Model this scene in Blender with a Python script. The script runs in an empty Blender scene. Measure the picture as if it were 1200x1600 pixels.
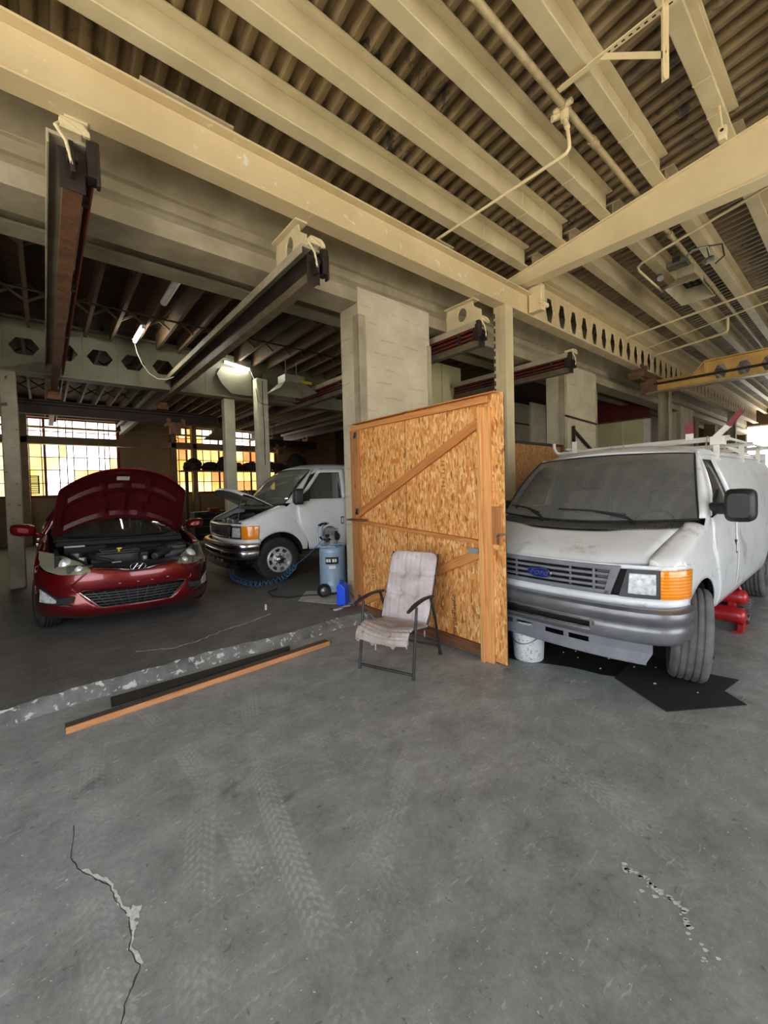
import bpy, bmesh, math, random
from math import sin, cos, tan, pi, radians, sqrt, atan2
from mathutils import Vector, Matrix
random.seed(7)
SC = bpy.context.scene
COL = SC.collection

# ------------------------------------------------------------------ helpers
def V(*a): return Vector(a)
def lerp(a, b, t): return a + (b - a) * t
def interp(x, tab):
    if x <= tab[0][0]: return tab[0][1]
    for (x0, y0), (x1, y1) in zip(tab, tab[1:]):
        if x <= x1: return lerp(y0, y1, (x - x0) / (x1 - x0)) if x1 > x0 else y1
    return tab[-1][1]
def smooth_interp(x, tab):
    if x <= tab[0][0]: return tab[0][1]
    n = len(tab)
    for i in range(n - 1):
        (x0, y0), (x1, y1) = tab[i], tab[i + 1]
        if x <= x1:
            h = x1 - x0; t = (x - x0) / h
            m0 = (y1 - tab[i-1][1]) / (x1 - tab[i-1][0]) if i > 0 else (y1 - y0) / h
            m1 = (tab[i+2][1] - y0) / (tab[i+2][0] - x0) if i + 2 < n else (y1 - y0) / h
            t2, t3 = t*t, t*t*t
            return (2*t3-3*t2+1)*y0 + (t3-2*t2+t)*h*m0 + (-2*t3+3*t2)*y1 + (t3-t2)*h*m1
    return tab[-1][1]

class MB:
    def __init__(s): s.v = []; s.f = []; s.m = []
    def add(s, vs, fs, mi=0):
        b = len(s.v); s.v += [tuple(p) for p in vs]
        for f in fs: s.f.append(tuple(i + b for i in f)); s.m.append(mi)
        return s
    def box(s, x0, x1, y0, y1, z0, z1, mi=0):
        vs = [(x, y, z) for z in (z0, z1) for y in (y0, y1) for x in (x0, x1)]
        return s.add(vs, [(0,2,3,1),(4,5,7,6),(0,1,5,4),(2,6,7,3),(0,4,6,2),(1,3,7,5)], mi)
    def obox(s, c, size, M=None, mi=0):
        M = M or Matrix.Identity(3); c = Vector(c); a, b, d = [q/2 for q in size]
        vs = [c + M @ Vector((x, y, z)) for z in (-d, d) for y in (-b, b) for x in (-a, a)]
        return s.add(vs, [(0,2,3,1),(4,5,7,6),(0,1,5,4),(2,6,7,3),(0,4,6,2),(1,3,7,5)], mi)
    def bar(s, p, q, w, h, up=(0,0,1), mi=0, off=(0,0)):
        p, q = Vector(p), Vector(q); d = (q - p).normalized(); up = Vector(up)
        if abs(d.dot(up)) > .99: up = Vector((1,0,0)) if abs(d.x) < .9 else Vector((0,1,0))
        sd = d.cross(up).normalized(); u2 = sd.cross(d)
        vs = []
        for e in (p, q):
            e = e + sd*off[0] + u2*off[1]
            for a, b in ((-1,-1),(1,-1),(1,1),(-1,1)): vs.append(e + sd*(a*w/2) + u2*(b*h/2))
        return s.add(vs, [(0,1,2,3),(7,6,5,4),(0,4,5,1),(1,5,6,2),(2,6,7,3),(3,7,4,0)], mi)
    def ibeam(s, p, q, dep, wid, tf=.025, tw=.02, up=(0,0,1), mi=0):
        s.bar(p, q, wid, tf, up, mi, (0, -dep/2 + tf/2)); s.bar(p, q, wid, tf, up, mi, (0, dep/2 - tf/2))
        return s.bar(p, q, tw, dep - 2*tf, up, mi)
    def tube(s, pts, r, n=8, closed=False, mi=0, caps=True):
        pts = [Vector(p) for p in pts]; N = len(pts); vs = []; prev = None
        for i, p in enumerate(pts):
            a = pts[i-1] if (i > 0 or closed) else p; b = pts[(i+1) % N] if (i < N-1 or closed) else p
            d = (b - a)
            d = d.normalized() if d.length > 1e-9 else Vector((0,0,1))
            if prev is None:
                prev = Vector((0,0,1)) if abs(d.z) < .9 else Vector((1,0,0))
            sd = (prev - d * prev.dot(d))
            if sd.length < 1e-6: sd = d.orthogonal()
            sd.normalize(); prev = sd; t = d.cross(sd)
            rr = r[i] if isinstance(r, (list, tuple)) else r
            for k in range(n): vs.append(p + (sd*cos(2*pi*k/n) + t*sin(2*pi*k/n)) * rr)
        fs = []
        for i in range(N if closed else N-1):
            j = (i+1) % N
            for k in range(n): fs.append((i*n+k, i*n+(k+1)%n, j*n+(k+1)%n, j*n+k))
        if caps and not closed:
            fs.append(tuple(range(n))[::-1]); fs.append(tuple((N-1)*n+k for k in range(n)))
        return s.add(vs, fs, mi)
    def cyl(s, p, q, r, r2=None, n=20, mi=0, caps=True):
        return s.tube([p, q], [r, r if r2 is None else r2], n, False, mi, caps)
    def lathe(s, prof, o=(0,0,0), ax=(0,0,1), n=32, mi=0, closed=False):
        o = Vector(o); ax = Vector(ax).normalized(); a = ax.orthogonal().normalized(); b = ax.cross(a); vs = []
        for r, h in prof:
            for k in range(n): vs.append(o + ax*h + (a*cos(2*pi*k/n) + b*sin(2*pi*k/n))*r)
        fs = []; N = len(prof)
        for i in range(N if closed else N-1):
            j = (i+1) % N
            for k in range(n): fs.append((i*n+k, i*n+(k+1)%n, j*n+(k+1)%n, j*n+k))
        return s.add(vs, fs, mi)
    def prism(s, poly, a, b, axis='z', mi=0):
        f = {'z': lambda p, h: (p[0], p[1], h), 'y': lambda p, h: (p[0], h, p[1]), 'x': lambda p, h: (h, p[0], p[1])}[axis]
        n = len(poly); vs = [f(p, a) for p in poly] + [f(p, b) for p in poly]
        fs = [tuple(range(n))[::-1], tuple(range(n, 2*n))] + [(i, (i+1)%n, n+(i+1)%n, n+i) for i in range(n)]
        return s.add(vs, fs, mi)
    def ring_prism(s, outer, inner, a, b, axis='x', mi=0):
        # a plate with one hole; outer and inner polygons have the same number of points
        f = {'z': lambda p, h: (p[0], p[1], h), 'y': lambda p, h: (p[0], h, p[1]), 'x': lambda p, h: (h, p[0], p[1])}[axis]
        n = len(outer); vs = [f(p, h) for h in (a, b) for q in (outer, inner) for p in q]; fs = []
        for i in range(n):
            j = (i+1) % n
            fs += [(i, j, n+j, n+i), (2*n+i, 3*n+i, 3*n+j, 2*n+j), (i, 2*n+i, 2*n+j, j), (n+i, n+j, 3*n+j, 3*n+i)]
        return s.add(vs, fs, mi)
    def grid(s, rows, cu=False, cv=False, mi=0, skip=None):
        nr, nc = len(rows), len(rows[0]); vs = [p for r in rows for p in r]; fs = []
        for i in range(nr if cu else nr-1):
            for j in range(nc if cv else nc-1):
                if skip and skip(i, j): continue
                i2, j2 = (i+1) % nr, (j+1) % nc
                fs.append((i*nc+j, i*nc+j2, i2*nc+j2, i2*nc+j))
        return s.add(vs, fs, mi)
    def blob(s, c, r, seed=0, amp=.25, n=14, mi=0, flat=True):
        rnd = random.Random(seed); ph = [rnd.uniform(0, 6.28) for _ in range(9)]; c = Vector(c); rows = []
        for i in range(n+1):
            th = pi*i/n; row = []
            for k in range(n*2):
                f = 2*pi*k/(n*2)
                w = 1 + amp*(sin(3*f+ph[0])*sin(2*th+ph[1]) + .6*sin(5*f+ph[2]+3*th)*sin(th) + .4*sin(7*th+ph[3])*cos(4*f+ph[4])*sin(th))
                d = Vector((r[0]*sin(th)*cos(f), r[1]*sin(th)*sin(f), r[2]*cos(th)))*w
                if flat: d.z = max(d.z, -r[2]*.62)
                row.append(c + d)
            rows.append(row)
        return s.grid(rows, cv=True, mi=mi)
    def build(s, name, mats, parent=None, smooth=None, bevel=None, solid=None, offset=0, W=False, origin=None, weld=False, segs=2):
        me = bpy.data.meshes.new(name)
        vs = s.v
        if W and parent is not None:
            o = parent.matrix_world.translation if False else parent['_o']
            vs = [(x-o[0], y-o[1], z-o[2]) for x, y, z in vs]
        if origin is not None: vs = [(x-origin[0], y-origin[1], z-origin[2]) for x, y, z in vs]
        me.from_pydata(vs, [], s.f)
        if not isinstance(mats, (list, tuple)): mats = [mats]
        for m in mats: me.materials.append(m)
        if len(mats) > 1: me.polygons.foreach_set('material_index', s.m)
        bm = bmesh.new(); bm.from_mesh(me)
        if weld: bmesh.ops.remove_doubles(bm, verts=bm.verts, dist=1e-4)
        bmesh.ops.recalc_face_normals(bm, faces=bm.faces); bm.to_mesh(me); bm.free()
        if smooth is not None:
            me.polygons.foreach_set('use_smooth', [True]*len(me.polygons))
            if smooth < 180: me.set_sharp_from_angle(angle=radians(smooth))
        me.update()
        ob = bpy.data.objects.new(name, me); COL.objects.link(ob)
        if origin is not None: ob.location = origin
        if parent is not None: ob.parent = parent
        if solid: 
            md = ob.modifiers.new('solid', 'SOLIDIFY'); md.thickness = solid; md.offset = offset
        if bevel:
            md = ob.modifiers.new('bevel', 'BEVEL'); md.width = bevel; md.segments = segs; md.limit_method = 'ANGLE'; md.angle_limit = radians(40)
        return ob

def thing(name, label, cat, loc=(0,0,0), rz=0, group=None):
    o = bpy.data.objects.new(name, None); COL.objects.link(o); o.empty_display_size = .1
    o.location = loc; o.rotation_euler = (0, 0, rz); o['label'] = label; o['category'] = cat; o['_o'] = list(loc)
    if group: o['group'] = group
    return o
def tag(o, label, cat, group=None, kind=None):
    o['label'] = label; o['category'] = cat
    if group: o['group'] = group
    if kind: o['kind'] = kind
    return o
def struct(o, label=None, group=None, cat=None):
    o['kind'] = 'structure'
    if label: o['label'] = label
    if group: o['group'] = group
    if cat: o['category'] = cat
    return o
def text_mesh(name, txt, size, mat, parent, M, ext=.001, align='CENTER', shear=0, sx=1):
    cu = bpy.data.curves.new(name, 'FONT'); cu.body = txt; cu.size = size; cu.extrude = ext; cu.align_x = align; cu.align_y = 'CENTER'; cu.shear = shear
    tmp = bpy.data.objects.new(name + '_tmp', cu); COL.objects.link(tmp)
    bpy.context.view_layer.update()
    me = bpy.data.meshes.new_from_object(tmp.evaluated_get(bpy.context.evaluated_depsgraph_get()))
    bpy.data.objects.remove(tmp); bpy.data.curves.remove(cu)
    S = Matrix.Diagonal((sx, 1, 1, 1)); me.transform(M @ S); me.materials.clear(); me.materials.append(mat)
    ob = bpy.data.objects.new(name, me); COL.objects.link(ob); ob.parent = parent
    return ob

# ------------------------------------------------------------------ materials
def lin(c):
    return tuple(((x/255)/12.92 if x/255 <= .04045 else ((x/255+.055)/1.055)**2.4) for x in c) + (1,)
class NT:
    def __init__(s, name):
        s.mat = bpy.data.materials.new(name); s.mat.use_nodes = True; s.t = s.mat.node_tree
        s.b = s.t.nodes['Principled BSDF']; s.out = s.t.nodes['Material Output']
    def n(s, typ, **kw):
        nd = s.t.nodes.new(typ)
        for k, v in kw.items():
            if k.startswith('i_'):
                key = k[2:]; key = int(key) if key.isdigit() else key
                nd.inputs[key].default_value = v
            else: setattr(nd, k, v)
        return nd
    def l(s, a, b): s.t.links.new(a, b)
    def coord(s, scale=(1,1,1), rot=(0,0,0), loc=(0,0,0), kind='Object'):
        tc = s.n('ShaderNodeTexCoord'); mp = s.n('ShaderNodeMapping')
        mp.inputs['Scale'].default_value = scale; mp.inputs['Rotation'].default_value = rot; mp.inputs['Location'].default_value = loc
        s.l(tc.outputs[kind], mp.inputs['Vector']); return mp.outputs['Vector']
    def noise(s, vec, scale=5, detail=4, rough=.55, dist=0):
        nd = s.n('ShaderNodeTexNoise'); nd.inputs['Scale'].default_value = scale; nd.inputs['Detail'].default_value = detail
        nd.inputs['Roughness'].default_value = rough; nd.inputs['Distortion'].default_value = dist
        if vec is not None: s.l(vec, nd.inputs['Vector'])
        return nd.outputs['Fac']
    def ramp(s, fac, stops, mode='LINEAR'):
        r = s.n('ShaderNodeValToRGB'); cr = r.color_ramp; cr.interpolation = mode
        while len(cr.elements) < len(stops): cr.elements.new(.5)
        for e, (p, c) in zip(cr.elements, stops):
            e.position = p; e.color = c if len(c) == 4 else lin(c)
        s.l(fac, r.inputs['Fac']); return r.outputs['Color']
    def mix(s, fac, a, b, mode='MIX'):
        m = s.n('ShaderNodeMix', data_type='RGBA', blend_type=mode)
        if isinstance(fac, (int, float)): m.inputs[0].default_value = fac
        else: s.l(fac, m.inputs[0])
        for i, x in ((6, a), (7, b)):
            if isinstance(x, tuple): m.inputs[i].default_value = x if len(x) == 4 else lin(x)
            else: s.l(x, m.inputs[i])
        return m.outputs[2]
    def math(s, op, a, b=None, c=None, clamp=False):
        m = s.n('ShaderNodeMath', operation=op, use_clamp=clamp)
        for i, x in enumerate((a, b, c)):
            if x is None: continue
            if isinstance(x, (int, float)): m.inputs[i].default_value = x
            else: s.l(x, m.inputs[i])
        return m.outputs[0]
    def step(s, x, e0, e1):
        m = s.n('ShaderNodeMapRange', interpolation_type='SMOOTHSTEP', clamp=True)
        s.l(x, m.inputs[0]); m.inputs[1].default_value = e0; m.inputs[2].default_value = e1
        return m.outputs[0]
    def bump(s, h, strength=.3, dist=.01):
        b = s.n('ShaderNodeBump'); b.inputs['Strength'].default_value = strength; b.inputs['Distance'].default_value = dist
        s.l(h, b.inputs['Height']); s.l(b.outputs['Normal'], s.b.inputs['Normal'])
    def set(s, base=None, rough=None, metal=None, spec=None, **kw):
        for key, x in (('Base Color', base), ('Roughness', rough), ('Metallic', metal), ('Specular IOR Level', spec)):
            if x is None: continue
            if isinstance(x, (int, float)): s.b.inputs[key].default_value = x
            elif isinstance(x, tuple): s.b.inputs[key].default_value = x if len(x) == 4 else lin(x)
            else: s.l(x, s.b.inputs[key])
        for k, x in kw.items(): s.b.inputs[k.replace('_', ' ')].default_value = x
        return s.mat
def worn(name, c1, c2=None, c3=None, scale=4, rough=.7, metal=0, bump=.15, stretch=(1,1,1), spot=.68, bscale=40, bdist=.004, coat=0):
    t = NT(name); v = t.coord(stretch); c2 = c2 or tuple(int(x*.82) for x in c1)
    col = t.ramp(t.noise(v, scale, 5, .6), [(.32, c2), (.66, c1)])
    if c3:
        m = t.step(t.noise(v, scale*3.1, 6, .65, .6), spot, spot+.06); col = t.mix(m, col, c3)
    t.set(col, rough, metal)
    if coat: t.b.inputs['Coat Weight'].default_value = coat; t.b.inputs['Coat Roughness'].default_value = .08
    if bump: t.bump(t.noise(t.coord(), bscale, 4, .6), bump, bdist)
    return t.mat
def plain(name, c, rough=.5, metal=0, **kw):
    t = NT(name); return t.set(lin(c), rough, metal, **kw)
def emit(name, c, strength):
    t = NT(name); t.set((0,0,0,1), 1.0); t.b.inputs['Emission Color'].default_value = lin(c); t.b.inputs['Emission Strength'].default_value = strength
    return t.mat

TAN = worn('tan_steel_paint', (208,191,152), (188,171,132), (120,98,66), scale=2.2, spot=.75, rough=.55, bump=.12)
TANB = worn('peeling_tan_paint', (208,187,146), (192,171,130), (214,206,190), scale=1.6, spot=.6, rough=.55, bump=.2)
TANL = worn('light_tan_paint', (222,202,160), (208,188,146), None, scale=1.5, rough=.5, bump=.05)
TAND = worn('dull_tan_paint', (170,158,132), (138,126,102), (96,82,60), scale=2.5, spot=.72, rough=.6, bump=.15)
GREENB = worn('greenish_paint', (106,104,84), (84,82,66), (66,54,40), scale=1.5, spot=.75, rough=.6, bump=.1)
DARKST = worn('dark_steel', (58,48,42), (38,30,26), (96,62,44), scale=5, spot=.66, rough=.55, metal=.5, bump=.2)
RUSTST = worn('rusty_steel', (138,96,68), (98,66,46), (58,36,26), scale=6, spot=.6, rough=.6, metal=.3, bump=.2)
REDBAR = worn('red_conductor', (120,34,26), (84,24,20), None, scale=8, rough=.5)
WOODJ = worn('old_joist_wood', (104,82,58), (76,58,40), (48,36,24), scale=3, spot=.7, rough=.8, stretch=(6,.5,6))
WOODP = worn('old_plank_wood', (84,60,40), (54,38,26), (34,24,16), scale=3, spot=.66, rough=.85, stretch=(.6,5,1))
PIPE = worn('painted_pipe', (190,170,130), (160,140,102), None, scale=8, rough=.5, bump=.05)
BLACK = plain('black_rubber', (22,22,23), .75)
BLACKP = worn('black_plastic', (34,34,36), (26,26,28), (70,68,64), scale=6, spot=.7, rough=.5, bump=.05)
CHROME = worn('chrome', (196,196,198), (170,170,174), None, scale=10, rough=.22, metal=1, bump=0)
STEEL = worn('bare_steel', (150,148,144), (110,108,104), (80,66,52), scale=9, spot=.68, rough=.4, metal=.85, bump=.1)
WHITEP = worn('white_powder_coat', (224,222,214), (206,202,192), (150,120,90), scale=5, spot=.75, rough=.45, bump=.05)
BROWNW = worn('brown_wall', (128,104,80), (104,82,62), (70,54,40), scale=1.2, spot=.7, rough=.85)
BEIGEW = worn('beige_wall', (168,146,110), (140,120,88), (92,74,52), scale=1.4, spot=.7, rough=.85)
CREAM = worn('cream_panel', (206,200,152), (190,182,134), None, scale=1.0, rough=.6, bump=.03)
DARKRED = worn('dark_red_paint', (96,24,18), (72,18,14), None, scale=2, rough=.55)
TRACK = worn('olive_track_steel', (112,98,76), (84,72,56), (70,46,32), scale=5, spot=.64, rough=.55, metal=.2, bump=.15)
YELLOW = worn('crane_yellow', (190,150,76), (164,126,62), (96,66,34), scale=3, spot=.7, rough=.5, bump=.06)
def pier_mat():
    t = NT('board_formed_concrete'); v = t.coord()
    col = t.ramp(t.noise(v, 2.2, 6, .6), [(.3, (176,162,136)), (.7, (204,192,166))])
    sp = t.n('ShaderNodeSeparateXYZ'); t.l(v, sp.inputs[0])
    wob = t.math('ADD', sp.outputs['Z'], t.math('MULTIPLY', t.noise(t.coord((1,1,.6)), 3, 3), .06))
    fr = t.math('FRACT', t.math('MULTIPLY', wob, 5.2))
    line = t.step(t.math('ABSOLUTE', t.math('SUBTRACT', fr, .5)), .40, .5)
    nb = t.step(t.noise(t.coord((1,1,3)), 4, 3), .45, .62)
    line = t.math('MULTIPLY', line, nb)
    col = t.mix(t.math('MULTIPLY', line, .30), col, (132,116,92))
    t.set(col, .75)
    h = t.math('ADD', t.noise(v, 28, 6, .7), t.math('MULTIPLY', line, -.55))
    t.bump(h, .7, .012); return t.mat
PIER = pier_mat()
XL, OX0, OX1 = -3.0, 1.0, 9.0      # left edge of the front bay, unseen doorway added in the front wall for light
# ------------------------------------------------------------------ floor
def floor_mat(name, dark=0.0):
    t = NT(name); v = t.coord(kind='Object')
    sp = t.n('ShaderNodeSeparateXYZ'); t.l(v, sp.inputs[0]); X, Y = sp.outputs['X'], sp.outputs['Y']
    big = t.noise(v, .55, 5, .6, .3); mid = t.noise(v, 3.2, 6, .65, .5); fine = t.noise(v, 38, 5, .7)
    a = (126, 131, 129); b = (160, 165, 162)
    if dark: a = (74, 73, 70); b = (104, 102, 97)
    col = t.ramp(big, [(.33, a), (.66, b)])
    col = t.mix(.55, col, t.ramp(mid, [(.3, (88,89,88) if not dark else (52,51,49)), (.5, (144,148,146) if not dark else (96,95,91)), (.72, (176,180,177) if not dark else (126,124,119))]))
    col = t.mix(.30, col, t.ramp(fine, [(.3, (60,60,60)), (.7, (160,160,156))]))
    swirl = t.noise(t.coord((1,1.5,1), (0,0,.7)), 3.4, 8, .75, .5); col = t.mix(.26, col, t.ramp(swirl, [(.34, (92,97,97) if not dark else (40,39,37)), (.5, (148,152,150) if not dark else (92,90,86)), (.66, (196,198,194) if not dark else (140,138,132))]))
    # dark oil blotches
    oil = t.step(t.noise(v, 1.5, 4, .6, 1.2), .62, .72)
    col = t.mix(t.math('MULTIPLY', oil, .42), col, (48,48,47))
    # pale scuffs, small chips
    sc = t.step(t.noise(t.coord((1.2,5,1), (0,0,.5)), 9, 3, .5, 1.0), .64, .72)
    col = t.mix(t.math('MULTIPLY', sc, .34), col, (206,208,204) if not dark else (150,148,142))
    ch = t.step(t.noise(v, 60, 2, .5), .70, .76)
    col = t.mix(t.math('MULTIPLY', ch, .75), col, (232,233,230) if not dark else (170,168,162))
    dk = t.step(t.noise(v, 24, 4, .6, .5), .64, .70); col = t.mix(t.math('MULTIPLY', dk, .45), col, (54,55,54))
    for rz_, lo_ in ((-.6, 3.),):
        sr = t.step(t.noise(t.coord((1.2, 22, 1), (0,0,rz_), (lo_,lo_,0)), 3.0, 2, .4, .6), .72, .76); col = t.mix(t.math('MULTIPLY', sr, .25), col, (178,180,176))
    # tyre tracks: (point on the line, heading, width, strength)
    tracks = [] if dark else [((.87,2.1), radians(77), .13, .6), ((.62,2.6), radians(-86), .13, .5), ((2.18,.9), radians(69), .15, .55), ((1.3,2.2), radians(70), .12, .45),
                              ((1.05,1.35), radians(38), .14, .5), ((.35,1.5), radians(75), .14, .5), ((3.0,1.2), radians(-52), .15, .4), ((2.2,1.9), radians(-25), .12, .3), ((.1,2.2), radians(88), .13, .4)]
    for (px, py), a, w, k in tracks:
        dx = t.math('SUBTRACT', X, px); dy = t.math('SUBTRACT', Y, py)
        al = t.math('ADD', t.math('MULTIPLY', dx, cos(a)), t.math('MULTIPLY', dy, sin(a)))
        ac = t.math('SUBTRACT', t.math('MULTIPLY', dy, cos(a)), t.math('MULTIPLY', dx, sin(a)))
        ac = t.math('ADD', ac, t.math('MULTIPLY', t.math('MULTIPLY', al, al), .06))
        ab = t.math('ABSOLUTE', ac)
        band = t.math('SUBTRACT', 1.0, t.step(ab, w*.42, w*.52))
        rib = t.math('SINE', t.math('ADD', t.math('MULTIPLY', al, 150), t.math('MULTIPLY', ab, 150)))
        grv = t.math('SINE', t.math('MULTIPLY', ac, 230))
        pat = t.step(t.math('ADD', rib, t.math('MULTIPLY', grv, .8)), -.2, .9)
        fade = t.step(t.noise(t.coord((.8,.8,1), (0,0,a)), 2.0, 3, .6), .40, .62)
        ends = t.math('SUBTRACT', 1.0, t.step(t.math('ABSOLUTE', al), .7, 1.5))
        m = t.math('MULTIPLY', t.math('MULTIPLY', band, fade), t.math('MULTIPLY', ends, t.math('ADD', t.math('MULTIPLY', pat, .75), .25)))
        col = t.mix(t.math('MULTIPLY', m, k*.6), col, (204,206,202))
    rough = t.math('ADD', t.math('MULTIPLY', mid, .35), .42)
    t.set(col, rough, 0, .35)
    t.bump(t.math('ADD', fine, t.math('MULTIPLY', mid, .8)), .35, .006)
    return t.mat
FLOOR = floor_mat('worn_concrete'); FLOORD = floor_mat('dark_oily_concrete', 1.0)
CHALK = worn('chipped_concrete_edge', (128,129,125), (88,88,85), (196,198,192), scale=4, spot=.55, rough=.85, bump=.6, bscale=30, bdist=.01)
GROUND = worn('sunlit_yard', (172,168,158), (152,148,138), None, scale=.7, rough=.9)

m = MB(); m.grid([[(x, y, 0) for x in (XL, 30.2)] for y in (-6.0, 4.3)]); FL = struct(m.build('floor', FLOOR), 'grey worn concrete floor of the front bay, streaked with tyre marks')
# crack and spalled patches in the floor (surface marks)
def ribbon(pts, w):
    m = MB(); n = len(pts); L = []; 
    for i, p in enumerate(pts):
        a = Vector(pts[max(i-1,0)]); b = Vector(pts[min(i+1,n-1)]); d = (b-a).normalized(); s = Vector((-d.y, d.x, 0))
        ww = (w[i] if isinstance(w, list) else w)*random.uniform(.6,1.4)/2
        q = Vector(p); L.append([q - s*ww, q + s*ww])
    m.grid(L); return m
def jag(pts, n, amp, z):
    out = []
    for a, b in zip(pts, pts[1:]):
        for k in range(n):
            t = k/n; out.append((lerp(a[0],b[0],t)+random.uniform(-amp,amp), lerp(a[1],b[1],t)+random.uniform(-amp,amp), z))
    out.append((pts[-1][0], pts[-1][1], z)); return out
CRK = plain('crack_dark', (64,64,62), .9); SPALL = worn('spalled_concrete', (226,228,222), (190,192,186), None, scale=30, rough=.9, bump=.5, bscale=60)
cr = [(.05,2.511),(.033,2.294),(.057,2.184),(.107,2.094),(.149,2.017),(.157,1.929),(.183,1.835),(.187,1.756),(.168,1.689),(.191,1.605),(.165,1.556),(.136,1.515),(.118,1.46),(.11,1.40)]
ribbon(jag(cr, 4, .004, .0012), .0042).build('crack', CRK, FL)
ribbon(jag([(x+.006,y+.002) for x, y in cr[2:10]], 5, .006, .0010), .012).build('spalled_edge', SPALL, FL)
m = MB()
for c, r, ph in (((.207,1.822),.022,0),((.197,1.775),.012,2)):
    m.add([(c[0]+r*cos(a)*(1+.4*sin(3*a+ph)), c[1]+r*1.5*sin(a)*(1+.3*sin(5*a+ph)), .0016) for a in [2*pi*k/16 for k in range(16)]], [tuple(range(16))])
m.build('spalled_patch', SPALL, FL)
m = MB(); rnd = random.Random(5)
for k in range(46):
    u = rnd.uniform(0, 1); cx, cy = interp(u, [(0,1.83),(.3,1.79),(.6,1.81),(1,1.66)])+rnd.gauss(0,.02), lerp(.65, .35, u)+rnd.gauss(0,.015); r = rnd.uniform(.002,.008)
    m.add([(cx+r*.6*cos(a)*(1+.4*sin(2*a+k))+r*1.4*sin(a), cy-r*1.4*cos(a)*(1+.3*sin(3*a)), .0014) for a in [2*pi*j/9 for j in range(9)]], [tuple(range(9))])
m.build('paint_smear', SPALL, FL)
OIL = worn('oil_stain', (34,33,33), (24,24,24), None, scale=5, rough=.5, bump=.2)
rnd = random.Random(2); N = 48
m = MB(); m.add([(4.35+1.0*cos(a)*(1+.10*sin(3*a)+.05*sin(7*a)), 1.95+1.0*sin(a)*(1+.08*sin(4*a+1)+.04*sin(9*a)), .0018) for a in [2*pi*k/N for k in range(N)]], [tuple(range(N))])
m.build('oil_stain', OIL, FL)
m = MB(); m.grid([[(x, y, -.02) for y in (-45, -6.0)] for x in (-45, 40)]); m.grid([[(x, y, -.02) for y in (-6.0, 3.7)] for x in (-45, XL)]); struct(m.build('ground', GROUND), 'pale paved yard outside the open front of the garage')

# rear slab with chipped edge
ys = []; rnd = random.Random(11); xs = [-6.2 + .06*i for i in range(int(15.2/.06))] + [9.0, 12, 20, 30.2]
e_t = []; e_m = []; e_b = []
for i, x in enumerate(xs):
    a = .03*sin(x*2.1) + .02*sin(x*5.3+1) + rnd.uniform(-.012,.012); b = rnd.uniform(-.012,.012)
    e_t.append((x, 4.00 + a + .03 + b, .095 + rnd.uniform(-.006,.003))); e_m.append((x, 3.975 + a, .060+rnd.uniform(-.012,.012))); e_b.append((x, 3.93 + a*.8 + rnd.uniform(-.01,.01), -.004))
m = MB(); m.grid([e_b, e_m, e_t]); EDGE = m
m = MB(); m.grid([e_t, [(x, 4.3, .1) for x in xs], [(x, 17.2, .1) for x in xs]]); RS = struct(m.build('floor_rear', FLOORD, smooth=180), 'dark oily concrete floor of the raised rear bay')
EDGE.build('chipped_edge', CHALK, RS, smooth=60)
ribbon(jag([(.62,4.55),(.92,4.38),(1.15,4.42),(1.45,4.55),(1.75,4.62),(2.1,4.75)], 8, .012, .1015), .014).build('crack', SPALL, RS)
ribbon(jag([(2.35,8.2),(2.5,7.1),(2.35,6.0),(2.6,5.2)], 10, .01, .1015), .010).build('crack', CRK, RS)

# ------------------------------------------------------------------ outer walls
def wall_mat_siding():
    t = NT('brown_siding'); v = t.coord(); sp = t.n('ShaderNodeSeparateXYZ'); t.l(v, sp.inputs[0])
    fr = t.math('FRACT', t.math('MULTIPLY', sp.outputs['Z'], 4)); ln = t.step(fr, .0, .06)
    col = t.mix(ln, (90,70,52), t.ramp(t.noise(v, 2, 4), [(.3,(150,120,92)),(.7,(176,144,112))])); t.set(col, .8); return t.mat
SIDING = wall_mat_siding()
W1 = (-1.25, 2.05); W2 = (3.78, 7.95); SILL, HEAD = 1.62, 4.12
m = MB()
m.box(-6.2, 9.0, 17, 17.2, 0, SILL); m.box(-6.2, 9.0, 17, 17.2, HEAD, 5.0)
for a, b in ((-6.2, W1[0]), (W1[1], W2[0]), (W2[1], 9.0)): m.box(a, b, 17, 17.2, SILL, HEAD)
struct(m.build('wall_back', BEIGEW), 'grimy beige rear wall around the two steel windows')
m = MB(); m.box(9.0, 11.1, 16.9, 17.2, 0, 5); struct(m.build('wall_back_right', SIDING), 'brown boarded wall to the right of the rear windows')
m = MB(); m.box(11.1, 30.2, 16.9, 17.2, 0, 5); struct(m.build('wall_back_far', BROWNW), 'dark brown rear wall beyond the boarded wall')
m = MB(); m.box(-6.4, -6.2, 3.7, 17.2, 0, 7); struct(m.build('wall_left', BROWNW), 'brown left wall of the rear bay')
m = MB(); m.box(-6.4, XL, 3.7, 3.9, 0, 6.5); m.box(XL-.2, XL, 3.0, 3.7, 0, 6.5); m.box(XL-.2, XL, -6.2, 3.0, 4.9, 7.5); struct(m.build('wall_left_front', BEIGEW), 'wall over and beside the open doorway')
m = MB(); m.box(30.0, 30.2, -6.2, 17.2, 0, 7); struct(m.build('wall_right', BROWNW), 'brown end wall at the far right of the garage')
m = MB(); m.box(XL-.2, OX0, -6.2, -6, 0, 7.5); m.box(OX1, 30.2, -6.2, -6, 0, 7.5); m.box(OX0, OX1, -6.2, -6, 4.2, 7.5); struct(m.build('wall_front', BEIGEW), 'unseen front wall with a doorway added for light')

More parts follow.
